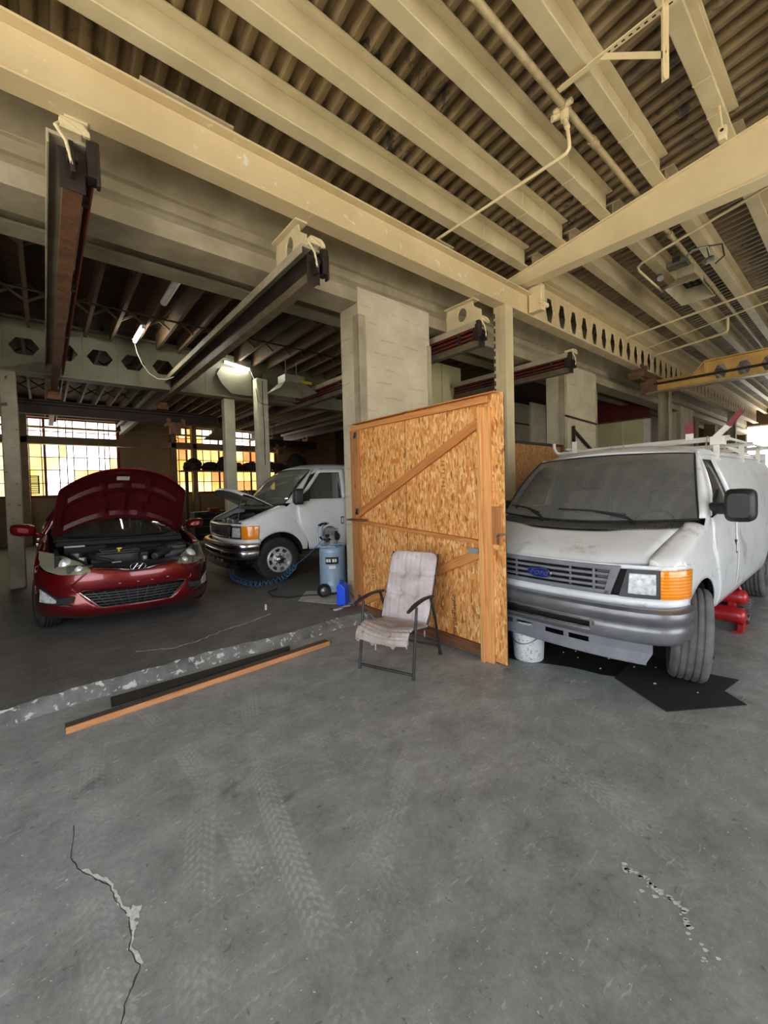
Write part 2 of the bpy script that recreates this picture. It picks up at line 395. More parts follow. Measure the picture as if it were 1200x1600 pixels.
# windows
def pane_mat(name, stops, strength, seed):
    t = NT(name); v = t.coord(loc=(seed, 0, seed)); n = t.noise(v, 1.1, 3, .5)
    col = t.ramp(n, stops); t.set((0,0,0,1), .4); t.l(col, t.b.inputs['Emission Color']); t.b.inputs['Emission Strength'].default_value = strength
    return t.mat
P_W = pane_mat('pane_white', [(.3,(255,244,222)),(.7,(255,252,246))], 1.5, 1)
P_A = pane_mat('pane_amber', [(.3,(246,158,66)),(.55,(255,196,104)),(.75,(255,220,150))], .62, 5)
P_Y = pane_mat('pane_yellow', [(.3,(250,196,80)),(.7,(255,234,160))], 1.0, 9)
P_O = pane_mat('pane_orange', [(.3,(240,138,66)),(.7,(255,180,108))], .48, 13)
REDFR = worn('red_primed_steel', (132,40,34), (104,32,28), None, scale=9, rough=.6)
def window(n, x0, x1, cols, rows, heavy, seed, label, pick):
    rnd = random.Random(seed)
    fr = MB(); y = 17.06
    m = MB()
    m.box(x0-.05, x0+.04, 16.98, 17.14, SILL-.03, HEAD+.03); m.box(x1-.04, x1+.05, 16.98, 17.14, SILL-.03, HEAD+.03)
    m.box(x0, x1, 16.98, 17.14, SILL-.05, SILL+.03); m.box(x0, x1, 16.98, 17.14, HEAD-.03, HEAD+.05)
    w = struct(m.build('window_%d' % n, REDFR), label)
    mm = MB()
    for c in cols[1:-1]:
        b = .035 if c in heavy else .014
        mm.box(c-b, c+b, 17.02, 17.09, SILL, HEAD)
    for r in rows[1:-1]: mm.box(x0, x1, 17.03, 17.08, r-.014, r+.014)
    for k in range(3):
        c = rnd.uniform(x0+.6, x1-1.2); r = rows[-4]; q = rows[-3]
    mm.build('mullions', REDFR, w)
    pm = [MB() for _ in range(4)]
    for a, b in zip(cols, cols[1:]):
        for c, d in zip(rows, rows[1:]):
            pm[pick(a, c, rnd)].box(a, b, 17.045, 17.06, c, d)
    allm = MB()
    for i, q in enumerate(pm):
        off = len(allm.v); allm.v += q.v; allm.f += [tuple(k+off for k in f) for f in q.f]; allm.m += [i]*len(q.f)
    allm.build('panes', [P_W, P_A, P_Y, P_O], w)
    return w
c1 = [-1.25,-.92,-.62,-.32,-.02,.02+.04,.42,.62,.80,1.16,1.50,1.66,1.80,2.05]
r1 = [1.62,2.04,2.46,2.88,3.30,3.72,4.12]
window(1, W1[0], W1[1], c1, r1, (.06,), 3, 'steel window glowing white and amber behind the red car',
       lambda a, c, r: (0 if c > 3.2 else ([0,2,2][r.randrange(3)] if a < 0 else [0,0,0,0,2][r.randrange(5)])))
c2 = [3.78,4.02,4.30,4.58,4.90,5.2,5.52,5.84,6.2,6.52,6.84,7.16,7.5,7.72,7.95]
window(2, W2[0], W2[1], c2, r1, (4.30,5.52,6.84), 4, 'amber steel window behind the shelf of car parts and the opened van',
       lambda a, c, r: (0 if c > 3.2 and a > 4.8 else [1,1,2,1,3,2][r.randrange(6)]))
P_D = emit('bright_doorway_glass', (255,250,238), 3.0)
m = MB(); m.box(29.94, 30.0, .6, 4.4, 1.2, 4.5); w3 = struct(m.build('window_3', TAND), 'bright daylit window at the far right end of the garage')
m = MB(); m.box(29.90, 29.94, .7, 4.3, 1.3, 4.4); m.build('panes', P_D, w3)

# ------------------------------------------------------------------ ceiling of the front bay
zj = lambda y: 5.03 + .14*(3.53 - y)       # underside of the joists on the pitched roof
def deck_mat():
    t = NT('corrugated_tan_deck'); v = t.coord()
    col = t.ramp(t.noise(v, 1.3, 5, .6), [(.3, (98,76,48)), (.7, (158,134,94))])
    big = t.noise(v, .8, 3, .5, .5); pe = t.noise(t.coord((2.0,1,1)), 3.4, 6, .7, .8)
    m = t.math('MULTIPLY', t.step(big, .56, .64), t.step(pe, .52, .58)); col = t.mix(m, col, (62,56,50))
    rs = t.step(t.noise(t.coord((3,.7,1)), 5, 5, .65), .64, .72); col = t.mix(t.math('MULTIPLY', rs, .5), col, (104,78,48))
    t.set(col, .6); t.bump(t.noise(v, 22, 5, .7), .35, .01); return t.mat
DECK = deck_mat()
prof = []; x = XL-.1; P = .178
while x < 30.2:
    for dx, dz in ((0,0),(.062,0),(.068,-.030),(.074,-.070),(.086,-.086),(.138,-.086),(.152,-.070),(.162,-.030)): prof.append((x+dx, dz))
    x += P
m = MB(); m.grid([[(x, y, zj(y)+.395+dz) for x, dz in prof] for y in (-6.1, 4.75)])
struct(m.build('ceiling', DECK, smooth=50), 'corrugated tan metal roof deck over the front bay')
m = MB(); m.grid([[(x, y, zj(y)+.44) for x in (XL-.1, 30.4)] for y in (-6.2, 4.9)]); struct(m.build('roof', TAND), 'roof skin above the corrugated deck')
jy = [3.526, 2.915, 2.31, 1.683, 1.027, .40, -.25, -.9, -1.6, -2.3, -3.0, -3.8, -4.6, -5.4]
ordn = ['first','second','third','fourth','fifth','sixth','seventh','eighth','ninth','tenth','eleventh','twelfth','thirteenth','fourteenth']
for i, y in enumerate(jy):
    m = MB(); z = zj(y)
    for a, b in ((XL+.02, 5.98), (6.22, 30.0)):
        m.ibeam((a, y, z+.16), (b, y, z+.16), .32, .15, .02, .02)
        m.box(a, b, y-.095, y+.095, z+.304, z+.322)
    j = struct(m.build('steel_joist', TAN, bevel=.008, origin=(0, y, z)), 'tan steel roof joist, %s one in from the runway beam' % ordn[i], 'steel roof joists over the front bay')
    for xx in (5.45, 4.9):
        m = MB()
        m.box(xx, xx+.010, y-.078, y+.078, z-.004, z+.024); m.box(xx, xx+.010, y-.018, y+.018, z, z+.30)
        m.build('splice_plate', TANL, j, origin=(0, y, z)).location = (0,0,0)

# tapered cross girder
m = MB(); y0, y1 = 3.85, -6.0; zb = 4.85
zt = lambda y: zj(y) - .002
m.add([(6.0,y0,zb),(6.0,y1,zb),(6.0,y1,zt(y1)),(6.0,y0,zt(y0)), (6.03,y0,zb),(6.03,y1,zb),(6.03,y1,zt(y1)),(6.03,y0,zt(y0))], [(0,1,2,3),(7,6,5,4),(0,4,5,1),(2,6,7,3),(0,3,7,4),(1,5,6,2)])
m.box(6.0, 6.22, y1, y0, zb-.02, zb+.012)
m.add([(5.96,y0,zt(y0)-.02),(5.96,y1,zt(y1)-.02),(6.22,y1,zt(y1)-.02),(6.22,y0,zt(y0)-.02),(5.96,y0,zt(y0)),(5.96,y1,zt(y1)),(6.22,y1,zt(y1)),(6.22,y0,zt(y0))], [(0,1,2,3),(7,6,5,4),(0,4,5,1),(2,3,7,6),(0,3,7,4),(1,2,6,5)])
G = struct(m.build('cross_girder', TANL, bevel=.004), 'pale tan tapered girder crossing under the roof joists')
m = MB(); m.box(6.25, 6.38, 3.40, 3.62, 4.44, 4.86); m.box(6.18, 6.40, 3.45, 3.85, 4.83, 4.86); m.cyl((6.2,3.40,4.55),(6.45,3.40,4.55),.03); m.cyl((6.27,3.36,4.52),(6.27,3.44,4.52),.03); m.cyl((6.40,3.36,4.52),(6.40,3.44,4.52),.03)
m.build('bracket', TANL, G, bevel=.008)

# runway beam: plain part, castellated part
YB = 3.65
m = MB()
m.ibeam((XL+.02,YB,4.555), (6.45,YB,4.555), .39, .20, .02, .016)
m.box(6.42, 6.72, YB-.03, YB+.03, 4.38, 4.80)
hx0, pit = 6.98, .463; zc = 4.68; ZT = 5.04
def web_hole(m, xc, p, z0, z1, zc, hw, hh, flat, ya, yb):
    # one web bay with a hexagonal hole
    o = [(xc-p/2,z0),(xc,z0),(xc+p/2,z0),(xc+p/2,zc),(xc+p/2,z1),(xc,z1),(xc-p/2,z1),(xc-p/2,zc)]
    i = [(xc-flat,zc-hh),(xc,zc-hh),(xc+flat,zc-hh),(xc+hw,zc),(xc+flat,zc+hh),(xc,zc+hh),(xc-flat,zc+hh),(xc-hw,zc)]
    m.ring_prism(o, i, ya, yb, 'y')
n = int((28.2-hx0)/pit)
for k in range(n): web_hole(m, hx0+pit*k, pit, 4.38, ZT-.02, zc, .135, .205, .065, YB-.009, YB+.009)
m.box(6.60, hx0-pit/2, YB-.009, YB+.009, 4.38, ZT-.02)
m.box(6.45, hx0+pit*n-pit/2, YB-.10, YB+.10, 4.36, 4.38); m.box(6.62, hx0+pit*n-pit/2, YB-.10, YB+.10, ZT-.02, ZT)
RB = struct(m.build('runway_beam', TANB, bevel=.004), 'long tan crane runway beam with hexagonal web holes in its far part')
m = MB()
for xx, w in ((1.02,.35),(4.1,.16),(-.55,.35),(8.6,.2)):
    zt_ = 4.75 if xx < 6.4 else ZT
    m = MB(); m.box(xx-w, xx+w, YB-.125, YB-.02, zt_, zt_+.018); m.build('clip_plate', TAND, RB)
DKL = plain('dark_gap', (28,24,20), .8)

# ------------------------------------------------------------------ piers, header, posts
def pier(x0, x1, label, guard_top):
    m = MB(); m.box(x0, x1, 4.25, 4.67, .0, 4.235)
    p = struct(m.build('concrete_pier', PIER, bevel=.015), label)
    m = MB()
    m.box(x0-.012, x0+.10, 4.236, 4.25, .1, guard_top); m.box(x0-.012, x0, 4.26, 4.36, .1, guard_top)
    m.build('corner_guard', TAND, p)
    m = MB(); m.box(x1-.06, x1+.012, 4.236, 4.25, .1, guard_top-.15); m.box(x1, x1+.012, 4.26, 4.36, .1, guard_top-.15)
    m.build('corner_guard', TAND, p)
    return p
pier(3.2, 4.53, 'wide beige concrete pier standing behind the plywood gate', 3.88)
pier(8.73, 10.36, 'second wide beige concrete pier, beyond the white van with ladder rack', 4.0)
pier(17.2, 18.8, 'third concrete pier far off at the right', 4.0)
m = MB()
m.prism([(4.30,4.20),(4.34,4.30),(4.38,4.36),(4.38,4.46),(4.33,4.47),(4.33,5.28),(4.62,5.28),(4.62,4.36),(4.66,4.20),(4.66,4.03),(4.26,4.03),(4.26,4.20)], -6.2, 30, 'x')
HD = struct(m.build('header_beam', TAND, bevel=.006), 'encased tan header beam above the piers')
m = MB(); m.tube([(x, 4.325, 4.475+.004*sin(x*3)) for x in [-6+.5*i for i in range(48)]], .012, 6); m.build('conduit', TAND, HD)
m = MB(); m.ibeam((-6.2,5.42,4.50),(30,5.42,4.50),.50,.28,.03,.02); struct(m.build('second_beam', TAND, bevel=.004), 'tan steel beam just behind the header beam')
def hpost(x, y, z0, z1, w, label, mt=TAND):
    m = MB(); m.box(x-w/2, x+w/2, y-w/2, y-w/2+.018, z0, z1); m.box(x-w/2, x+w/2, y+w/2-.018, y+w/2, z0, z1); m.box(x-.008, x+.008, y-w/2, y+w/2, z0, z1)
    m.box(x-w*.7, x+w*.7, y-w*.7, y+w*.7, z0, z0+.02); m.box(x-w*.55, x+w*.55, y-w*.55, y+w*.55, z1-.02, z1)
    return struct(m.build('steel_post', mt, bevel=.004), label)
m = MB(); x, y, w = 5.555, 3.65, .21
m.box(x-w/2, x-w/2+.014, y-w/2, y+w/2, 0, 4.36); m.box(x+w/2-.014, x+w/2, y-w/2, y+w/2, 0, 4.36); m.box(x-w/2, x+w/2, y-w/2+.004, y-w/2+.014, 0, 4.36); m.box(x-w/2, x+w/2, y+.0, y+.012, 0, 4.36)
po = struct(m.build('steel_post', TAN, bevel=.004), 'tan steel post rising behind the free edge of the plywood gate')
m = MB()
for k in range(34): m.box(x-w/2-.012, x-w/2-.002, y+.075, y+.09, .4+k*.115, .4+k*.115+.07)
m.build('slotted_strip', DARKST, po)
hpost(13.35, 3.65, 0, 4.36, .26, 'tan steel post far down the runway beam')
hpost(22.0, 3.65, 0, 4.36, .26, 'farthest tan steel post under the runway beam')
# rear bay posts
def timber(x, y, z1, w, d, label, mt, seed):
    m = MB(); m.box(x-w/2, x+w/2, y-d/2, y+d/2, .1, z1)
    return struct(m.build('post', mt, bevel=.02), label)
STAINP = worn('stained_post', (168,160,140), (128,120,102), (84,68,50), scale=1.6, spot=.6, rough=.8, bump=.3)
PALEP = worn('pale_post', (214,208,184), (190,184,160), (120,100,76), scale=4, spot=.7, rough=.8, bump=.3)
timber(-.39, 9.2, 3.72, .21, .24, 'thick stained post at the left edge beside the red car', STAINP, 1)
timber(3.86, 8.9, 4.15, .27, .22, 'pale post with wires, nearest behind the opened white van', PALEP, 2)
timber(3.26, 9.3, 3.70, .24, .2, 'pale post just left of the one with wires', PALEP, 3)
# green castellated beam
m = MB(); p = .53; x = -6.0; YG = 9.2
while x < 12:
    solid = 2.9 < x < 4.6
    if solid: m.box(x-p/2, x+p/2, YG-.012, YG+.012, 3.73, 4.60)
    else: web_hole(m, x, p, 3.73, 4.60, 4.17, .20, .14, .10, YG-.012, YG+.012)
    x += p
m.box(-6.2, 12, YG-.13, YG+.13, 3.70, 3.73); m.box(-6.2, 12, YG-.13, YG+.13, 4.60, 4.63)
GB = struct(m.build('castellated_beam', GREENB, bevel=.004), 'greenish castellated beam with hexagonal holes across the rear bay')
m = MB(); m.prism([(3.05,3.98),(3.25,3.78),(3.72,3.78),(3.72,4.35),(3.05,4.35),(2.95,4.17)], YG-.16, YG-.125, 'y'); m.prism([(4.0,3.78),(4.9,3.78),(5.1,4.0),(4.95,4.35),(4.0,4.35)], YG-.16, YG-.125, 'y'); m.build('haunch_plate', GREENB, GB)

# rear ceiling: planks, joists with bridging
m = MB(); m.box(-6.4, 30.2, 4.62, 17.2, 4.755, 4.9); struct(m.build('ceiling_rear', WOODP), 'dark plank ceiling of the rear bay')
def wjoist(x, ya, yb, lab, grp, rows, dx):
    m = MB(); m.box(x-.024, x+.024, ya, yb, 4.46, 4.755)
    j = struct(m.build('wood_joist', WOODJ, origin=(x, ya, 4.46)), lab, grp)
    for y in rows:
        for s in (0, 1):
            m = MB(); a, b = (4.49, 4.73) if s else (4.73, 4.49)
            m.bar((x+.02, y+.03*s, a), (x+dx-.02, y+.03*s, b), .035, .022, (0,1,0))
            o = m.build('bridging_brace', WOODJ, j, origin=(x, ya, 4.46)); o.location = (0,0,0)
xs1 = [-1.64 + .385*i for i in range(32)]
for x in xs1:
    wjoist(x, 5.56, 9.06, 'brown wooden ceiling joist between the second beam and the greenish beam', 'wooden joists in front of the greenish beam', [6.15, 7.9], .385)
for x in [q-.1 for q in xs1]:
    wjoist(x, 9.34, 16.98, 'brown wooden ceiling joist between the greenish beam and the windows', 'wooden joists beyond the greenish beam', [11.3, 14.4] if x < 6 else [12.5], .385)
# far rail beam across the windows and wall posts
WBEAM = worn('brown_beam_paint', (176,150,116), (146,120,90), None, scale=2, rough=.7)
m = MB(); m.box(-6.2, 9.6, 16.45, 16.7, 3.27, 3.47); m.box(-6.2, 9.6, 16.42, 16.73, 3.25, 3.28); m.box(-6.2, 9.6, 16.42, 16.73, 3.46, 3.49); struct(m.build('wall_beam', WBEAM), 'brown beam running across the front of the rear windows')
for x, w, l in ((-.46,.26,'brown wall post left in front of the first window'),(3.73,.18,'brown wall post at the left side of the amber window'),(4.45,.16,'brown wall post within the amber window'),(9.0,.22,'brown wall post right of the amber window'),(5.68,.13,'slim brown post in the middle of the amber window')):
    m = MB(); m.box(x-w/2, x+w/2, 16.45 if w > .15 else 16.74, 16.75 if w > .15 else 16.9, .1, 4.46); struct(m.build('wall_post', WBEAM, bevel=.01), l)
m = MB(); m.box(-6.2,9,16.86,17.0,3.80,3.86); m.box(-6.2,9,16.86,17.0,4.14,4.2); struct(m.build('trim_1', WBEAM), 'brown rails at the top of the rear windows')
# ------------------------------------------------------------------ hanging crane rails
def crane_rail(x, y0, y1, label, side=1, trk=None):
    trk = trk or TRACK
    t = thing('crane_rail', label, 'crane rail', (x, y0, 3.63), 0, 'hanging crane rails over the rear bays')
    L = y1 - y0
    m = MB(); m.box(-.055,.055,0,L,0,.022); m.box(-.045,.045,0,L,.022,.10)
    m.build('track', trk, t, bevel=.004)
    m = MB(); m.box(-.012,.012,0,L,.10,.32)
    m.build('web', DARKST, t)
    m = MB(); m.box(-.125,.125,0,L,.315,.34); m.box(-.125,-.11,0,L,.25,.32); 
    m.build('top_flange', TAND, t, bevel=.004)
    for k in range(3):
        m = MB(); m.tube([(.10*side+.012, .04, .12+.06*k), (.10*side+.012, L-.05, .12+.06*k)], .014, 6); m.build('conductor_bar', REDBAR, t)
    yy = .3
    while yy < L: m = MB(); m.box(.012*side, .12*side, yy, yy+.03, .10, .31); yy += 1.6; m.build('conductor_bracket', DARKST, t)
    m = MB(); m.box(-.07,.07,-.012,.0,-.01,.25); m.box(-.012,.012,-.10,-.0,.06,.20); m.cyl((-.03,-.06,.17),(.03,-.06,.17),.035); m.box(.10*side-.02,.10*side+.05,-.05,.06,.10,.34); m.box(.13*side,.15*side,-.06,.0,.05,.28)
    m.build('end_stop', DARKST, t, bevel=.004)
    m = MB(); m.box(-.06,.06,-.06,.09,.34,.40); m.prism([(-.06,.40),(.06,.40),(.10,.36),(.10,.33),(.07,.33),(.05,.36)], -.08, -.05, 'y')
    m.tube([(-.05,-.04,.38),(-.08,-.07,.33),(-.03,-.09,.24),(.0,-.09,.1)], .012, 6)
    m.build('end_cap', TAN, t, bevel=.006)
    return t
crane_rail(.22, 3.36, 15.0, 'rusty crane rail hanging above the red car', 1, RUSTST)
crane_rail(2.08, 3.47, 16.3, 'crane rail running over the gap between the red car and the opened van', 1)
crane_rail(4.92, 3.60, 13.6, 'crane rail seen between the near concrete pier and the tan post', -1)
crane_rail(7.42, 3.48, 6.2, 'short crane rail ending in front of the second concrete pier', -1)
crane_rail(6.5, 9.4, 16.0, 'reddish crane rail deep behind the opened van, nearer the amber window', 1)
crane_rail(7.9, 9.4, 16.0, 'reddish crane rail deep behind the opened van, nearer the boarded wall', 1)
# hanger brackets between header and rails
def hanger(x, label, hole=True):
    m = MB(); N = 24
    o = []; i = []
    for k in range(N):
        a = 2*pi*k/N; d = Vector((cos(a), sin(a)))
        s = min(.34/abs(d.x) if abs(d.x) > 1e-6 else 9, .18/abs(d.y) if abs(d.y) > 1e-6 else 9); q = d*s
        yy, zz = 3.95 + q.x, 4.17 + q.y
        if zz > 4.2: yy = lerp(yy, 3.95 + q.x*.75 + .06, .9)
        o.append((yy, zz)); i.append((3.96+.085*cos(a), 4.20+.10*sin(a)))
    m.ring_prism(o, i, x-.01, x+.01, 'x')
    m.box(x-.07,x+.07,3.62,4.26,3.97,3.985); m.box(x-.07,x+.07,3.7,4.26,4.34,4.36)
    return struct(m.build('hanger_bracket', TAN, bevel=.004), label)
hanger(2.10, 'tan hanger bracket above the diagonal crane rail'); hanger(4.95, 'tan hanger bracket with a round hole above the rail by the tan post'); hanger(.28, 'hanger bracket above the rail over the red car')

# small bridge cranes in the rear bay
def bridge(x0, x1, y, z0, z1, tx, label):
    t = thing('bridge_crane', label, 'crane', (x0, y, z0), 0, 'bridge cranes in the rear bay')
    L = x1 - x0; h = z1 - z0
    m = MB(); m.box(0,L,-.07,.07,h-.03,h); m.box(0,L,-.02,.02,.03,h-.03); m.box(0,L,-.06,.06,0,.03); m.box(0,L,-.14,-.11,h-.10,h-.06)
    m.build('girder', DARKST, t, bevel=.004)
    for xx in (.22-x0, 2.08-x0) if x0 < 3 else (6.5-x0, 7.9-x0):
        m = MB(); m.box(xx-.11,xx+.11,-.22,.22,h,h+.10); 
        for yy in (-.15,.15): m.cyl((xx-.09,yy,h+.13),(xx+.09,yy,h+.13),.055)
        m.build('end_truck', RUSTST, t, bevel=.01)
    m = MB(); m.box(tx-x0-.2,tx-x0+.2,-.10,.10,-.07,.02)
    for a in (-.15,.15): m.cyl((tx-x0+a,-.12,.06),(tx-x0+a,.12,.06),.05)
    m.box(tx-x0-.11,tx-x0+.11,-.09,.09,-.24,-.07); m.tube([(tx-x0,0,-.24),(tx-x0,0,-.34),(tx-x0+.03,0,-.38),(tx-x0,0,-.42),(tx-x0-.03,0,-.39)], .012, 6)
    m.build('hoist_trolley', RUSTST, t, bevel=.01)
bridge(-.42, 3.3, 10.2, 3.20, 3.47, 2.35, 'dark bridge crane hanging under the two rails, above the red car')
bridge(6.2, 8.3, 14.0, 3.20, 3.47, 6.75, 'small bridge crane far back in front of the boarded wall')

# yellow crane on the runway beam
t = thing('yellow_crane', 'yellow crane bridge with hexagonal holes below the roof joists', 'crane', (11.7, 3.6, 3.78))
m = MB(); k = 0; p = .40
yy = -1.46
while yy > -5.9:
    o = [(yy-p/2,.03),(yy,.03),(yy+p/2,.03),(yy+p/2,.265),(yy+p/2,.52),(yy,.52),(yy-p/2,.52),(yy-p/2,.265)]
    i = [(yy-.065,.10),(yy,.10),(yy+.065,.10),(yy+.125,.245),(yy+.065,.39),(yy,.39),(yy-.065,.39),(yy-.125,.245)]
    m.ring_prism(o, i, -.01, .01, 'x'); yy -= p
m.prism([(-1.26,.03),(-.0,.03),(-.0,.28),(-.98,.28),(-1.18,.52),(-1.26,.52)], -.01, .01, 'x')
m.box(-.09,.09,-6.1,0,0,.03); m.box(-.09,.09,-6.1,-1.18,.52,.545); m.box(-.09,.09,-1.0,0,.28,.30); m.bar((0,-.98,.29),(0,-1.19,.53),.18,.02,(0,1,0)); m.box(-.08,.01,-1.20,-1.18,.29,.54)
m.build('girder', YELLOW, t, bevel=.004)
m = MB(); m.tube([(-.10,-.2,.21),(-.10,-6.1,.21)], .028, 8); m.build('conductor_bar', DARKST, t)
m = MB(); m.box(-.13,-.09,-6.1,-.05,.0,.035); m.build('lower_rail', CHROME, t)
m = MB(); m.box(-.55,2.3,-.14,.24,.36,.50); m.box(-.6,2.3,-.06,.18,.30,.38)
for xx in (-.45,-.2,1.9,2.15):
    for s in (-.05, .15): m.cyl((xx,s-.03,.62),(xx,s+.03,.62),.07)
m.box(-.5,-.1,-.06,.16,.48,.58); m.box(-.12,.12,-.25,.1,.02,.36)
m.build('end_truck', worn('oily_brown_steel',(104,74,46),(70,50,32),(46,32,22),scale=6,rough=.55), t, bevel=.01)
# dark red crane girder and cream panel beyond the second pier
m = MB(); m.box(15.5,15.75,4.75,12.5,3.78,4.5); m.box(15.42,15.83,4.75,12.5,3.74,3.79); struct(m.build('red_beam', DARKRED, bevel=.006), 'dark red girder beyond the second concrete pier')
m = MB(); m.box(15.8,15.9,4.75,12.5,0,3.74); struct(m.build('wall_partition', CREAM), 'pale yellow partition under the dark red girder')
m = MB(); m.box(15.77,15.80,5.6,5.62,0,3.7); m.box(15.77,15.80,4.75,4.95,0,3.7); struct(m.build('trim_2', WHITEP), 'pale uprights on the yellow partition')
for x, y, w, d, l in ((19.8,4.4,.5,.4,'brown pilaster far right behind the runway beam'),(23.0,4.4,.6,.4,'farthest brown pilaster on the right'),(25.4,4.35,.25,.25,'pale pilaster near the far end wall')):
    m = MB(); m.box(x,x+w,y,y+d,0,4.2); struct(m.build('pilaster', BEIGEW if w < .3 else BROWNW, bevel=.01), l)
m = MB(); m.box(16.2,30,6.6,6.8,0,4.7); struct(m.build('wall_side', BROWNW), 'dim brown side wall far right behind the piers')

# cream enclosure and panel wall in the next bay
m = MB(); m.box(6.72,7.74,6.27,9.0,0,4.42)
e = struct(m.build('wall_enclosure', CREAM, bevel=.01), 'cream panelled enclosure behind the second crane rail')
m = MB(); m.box(7.05,7.065,6.262,6.28,0,4.4); m.build('seam', TAND, e)
GRAYB = worn('grey_block', (150,140,120), (128,118,98), (90,76,58), scale=3, rough=.8)
m = MB(); m.box(7.76,17.0,8.0,8.15,0,4.5); pw = struct(m.build('wall_panels', GRAYB), 'grey and white panel wall behind the second plywood gate')
m = MB(); m.box(13.75,14.8,7.93,8.0,0,4.6); m.box(15.1,15.35,7.93,8.0,0,4.6); m.build('white_panel', worn('off_white_panel',(206,200,186),(186,178,160),(120,100,76),scale=3,spot=.72,rough=.7), pw)
m = MB(); m.box(14.8,15.1,7.95,8.0,0,4.6); m.box(12.6,13.7,7.98,8.0,3.75,3.8); m.build('dark_gap', DKL, pw)

# ------------------------------------------------------------------ pipes, conduits, brackets under the front roof
t = thing('sprinkler_pipe', 'painted pipe running under the deck with a tee and a thin drop leg', 'pipe', (0, 1.95, 5.34))
m = MB(); m.tube([(XL+.1,0,0),(18,0,0)], .034, 12); 
for xx in (4.09, 4.75, 1.6, 7.4, 10): m.cyl((xx-.06,0,0),(xx+.06,0,0),.045, n=12)
m.build('main_pipe', PIPE, t, smooth=50)
m = MB(); m.cyl((4.09,.0,.03),(4.09,0,-.13),.038,n=12); m.cyl((4.06,-.09,-.01),(4.06,.09,-.01),.028,n=10); m.cyl((4.03,.10,-.08),(4.15,.0,-.02),.03,n=10)
m.build('tee', TANL, t, smooth=50)
m = MB(); m.tube([(4.09,0,-.1),(4.06,-.04,-.25),(4.03,-.07,-.42),(4.03,-.07,-.47),(4.03,-.04,-.50),(4.03,.0,-.505),(4.03,1.66,-.515)], .017, 10); m.cyl((4.075,-.02,-.18),(4.06,-.04,-.24),.026,n=10)
m.build('drop_leg', TANL, t, smooth=50)
t = thing('slotted_bracket', 'pale slotted angle bracket hanging under the roof joists', 'bracket', (3.81, 1.7, 5.25))
m = MB(); m.box(-.055,.0,-2.2,.16,-.006,.0); m.box(-.006,.0,-2.2,.16,.0,.055)
for k in range(14): m.box(-.035,-.022,-.95+k*.055,-.925+k*.055,-.0085,-.0065,1)
m.build('long_angle', [TANL, DKL], t)
m = MB(); m.bar((-.03,-.68,.03),(-.03,-.68,-.55),.05,.006,(1,0,0)); m.bar((-.055,-.68,.03),(-.055,-.68,-.55),.006,.05,(1,0,0)); m.build('hanging_leg', TANL, t)
m = MB(); m.bar((-.03,-.22,.0),(-.03,-.68,-.36),.045,.006,(1,0,0)); m.build('diagonal_brace', TANL, t)
t = thing('junction_box', 'small cream junction box with a hole under a roof joist', 'junction box', (5.36, .96, 5.12))
m = MB(); m.box(-.035,.035,-.035,.035,-.05,.03); m.cyl((0,0,.0),(0,.03,.29),.012,n=8); m.prism([(-.05,-.05),(.05,-.05),(.035,-.10),(-.035,-.10)], -.03, .03, 'y'); m.build('box', TANL, t, bevel=.006)
m = MB(); m.cyl((-.0351,0,-.01),(-.037,0,-.01),.016); m.build('hole', DKL, t)
def conduit(pts, r, label, mt=TANL):
    m = MB(); m.tube(pts, r, 8); o = m.build('conduit', mt, smooth=60); tag(o, label, 'conduit', 'thin conduits hung across the joists'); return o
conduit([(8.3,2.3,4.88),(7.2,2.3,4.88),(7.08,2.28,4.89),(7.02,2.2,4.9),(6.92,1.9,4.93),(6.6,.75,5.02),(6.3,-.6,5.18),(6.2,-3,5.5)], .017, 'thin conduit nearest the tapered girder, bending beside the gas heater')
conduit([(10.3,3.56,4.88),(10.3,3.4,4.9),(9.9,1.2,4.98),(9.6,-2,5.2)], .020, 'thin conduit just beyond the gas heater')
conduit([(11.5,3.55,4.86),(11.4,3.3,4.88),(10.6,1.2,4.95),(10.2,-1,5.1)], .014, 'thinnest conduit, just before the bent pipe')
conduit([(12.2,3.62,4.82),(12.15,3.5,4.84),(11.8,2.12,4.88),(11.76,2.04,4.89),(11.75,2.02,4.93),(11.75,2.02,5.22)], .026, 'bent pipe rising to the joists above the yellow crane')
# gas heater under the front roof
def heater(name, label, x, y, z, L, Wd, rods, sc=1.0, mt=TAND):
    t = thing(name, label, 'heater', (x, y, z), 0)
    a, b = L/2, Wd/2; h = .20*sc
    m = MB(); O = [(-a,-b,0),(a,-b,0),(a,b,0),(-a,b,0)]; I = [(-a*.55,-b*.5,h),(a*.55,-b*.5,h),(a*.55,b*.5,h),(-a*.55,b*.5,h)]
    m.add(O+I, [(0,1,5,4),(1,2,6,5),(2,3,7,6),(3,0,4,7)]); m.build('reflector', mt, t, solid=.008)
    m = MB(); m.box(-a*.55,a*.55,-b*.5,b*.5,h,h+.16*sc); m.build('burner_box', mt, t, bevel=.008)
    m = MB(); m.box(-a*.5,a*.5,-b*.45,b*.45,h-.02,h-.001); m.build('burner_grid', DKL, t)
    m = MB()
    for i in range(3):
        for j in range(2): m.box(-a*.34+i*a*.26,-a*.34+i*a*.26+a*.14,-b*.28+j*b*.34,-b*.28+j*b*.34+b*.18,h-.026,h-.021)
    m.build('burner_tile', STEEL, t)
    for s in (-1,1): m = MB(); m.tube([(s*a*.3,0,h+.15*sc),(s*a*.3,0,h+rods)], .01, 6); m.build('hanger_rod', STEEL, t)
    return t
h = heater('gas_heater', 'tan gas heater with a flared hood under the joists beyond the girder', 8.5, 1.95, 4.78, 1.0, .48, .40)
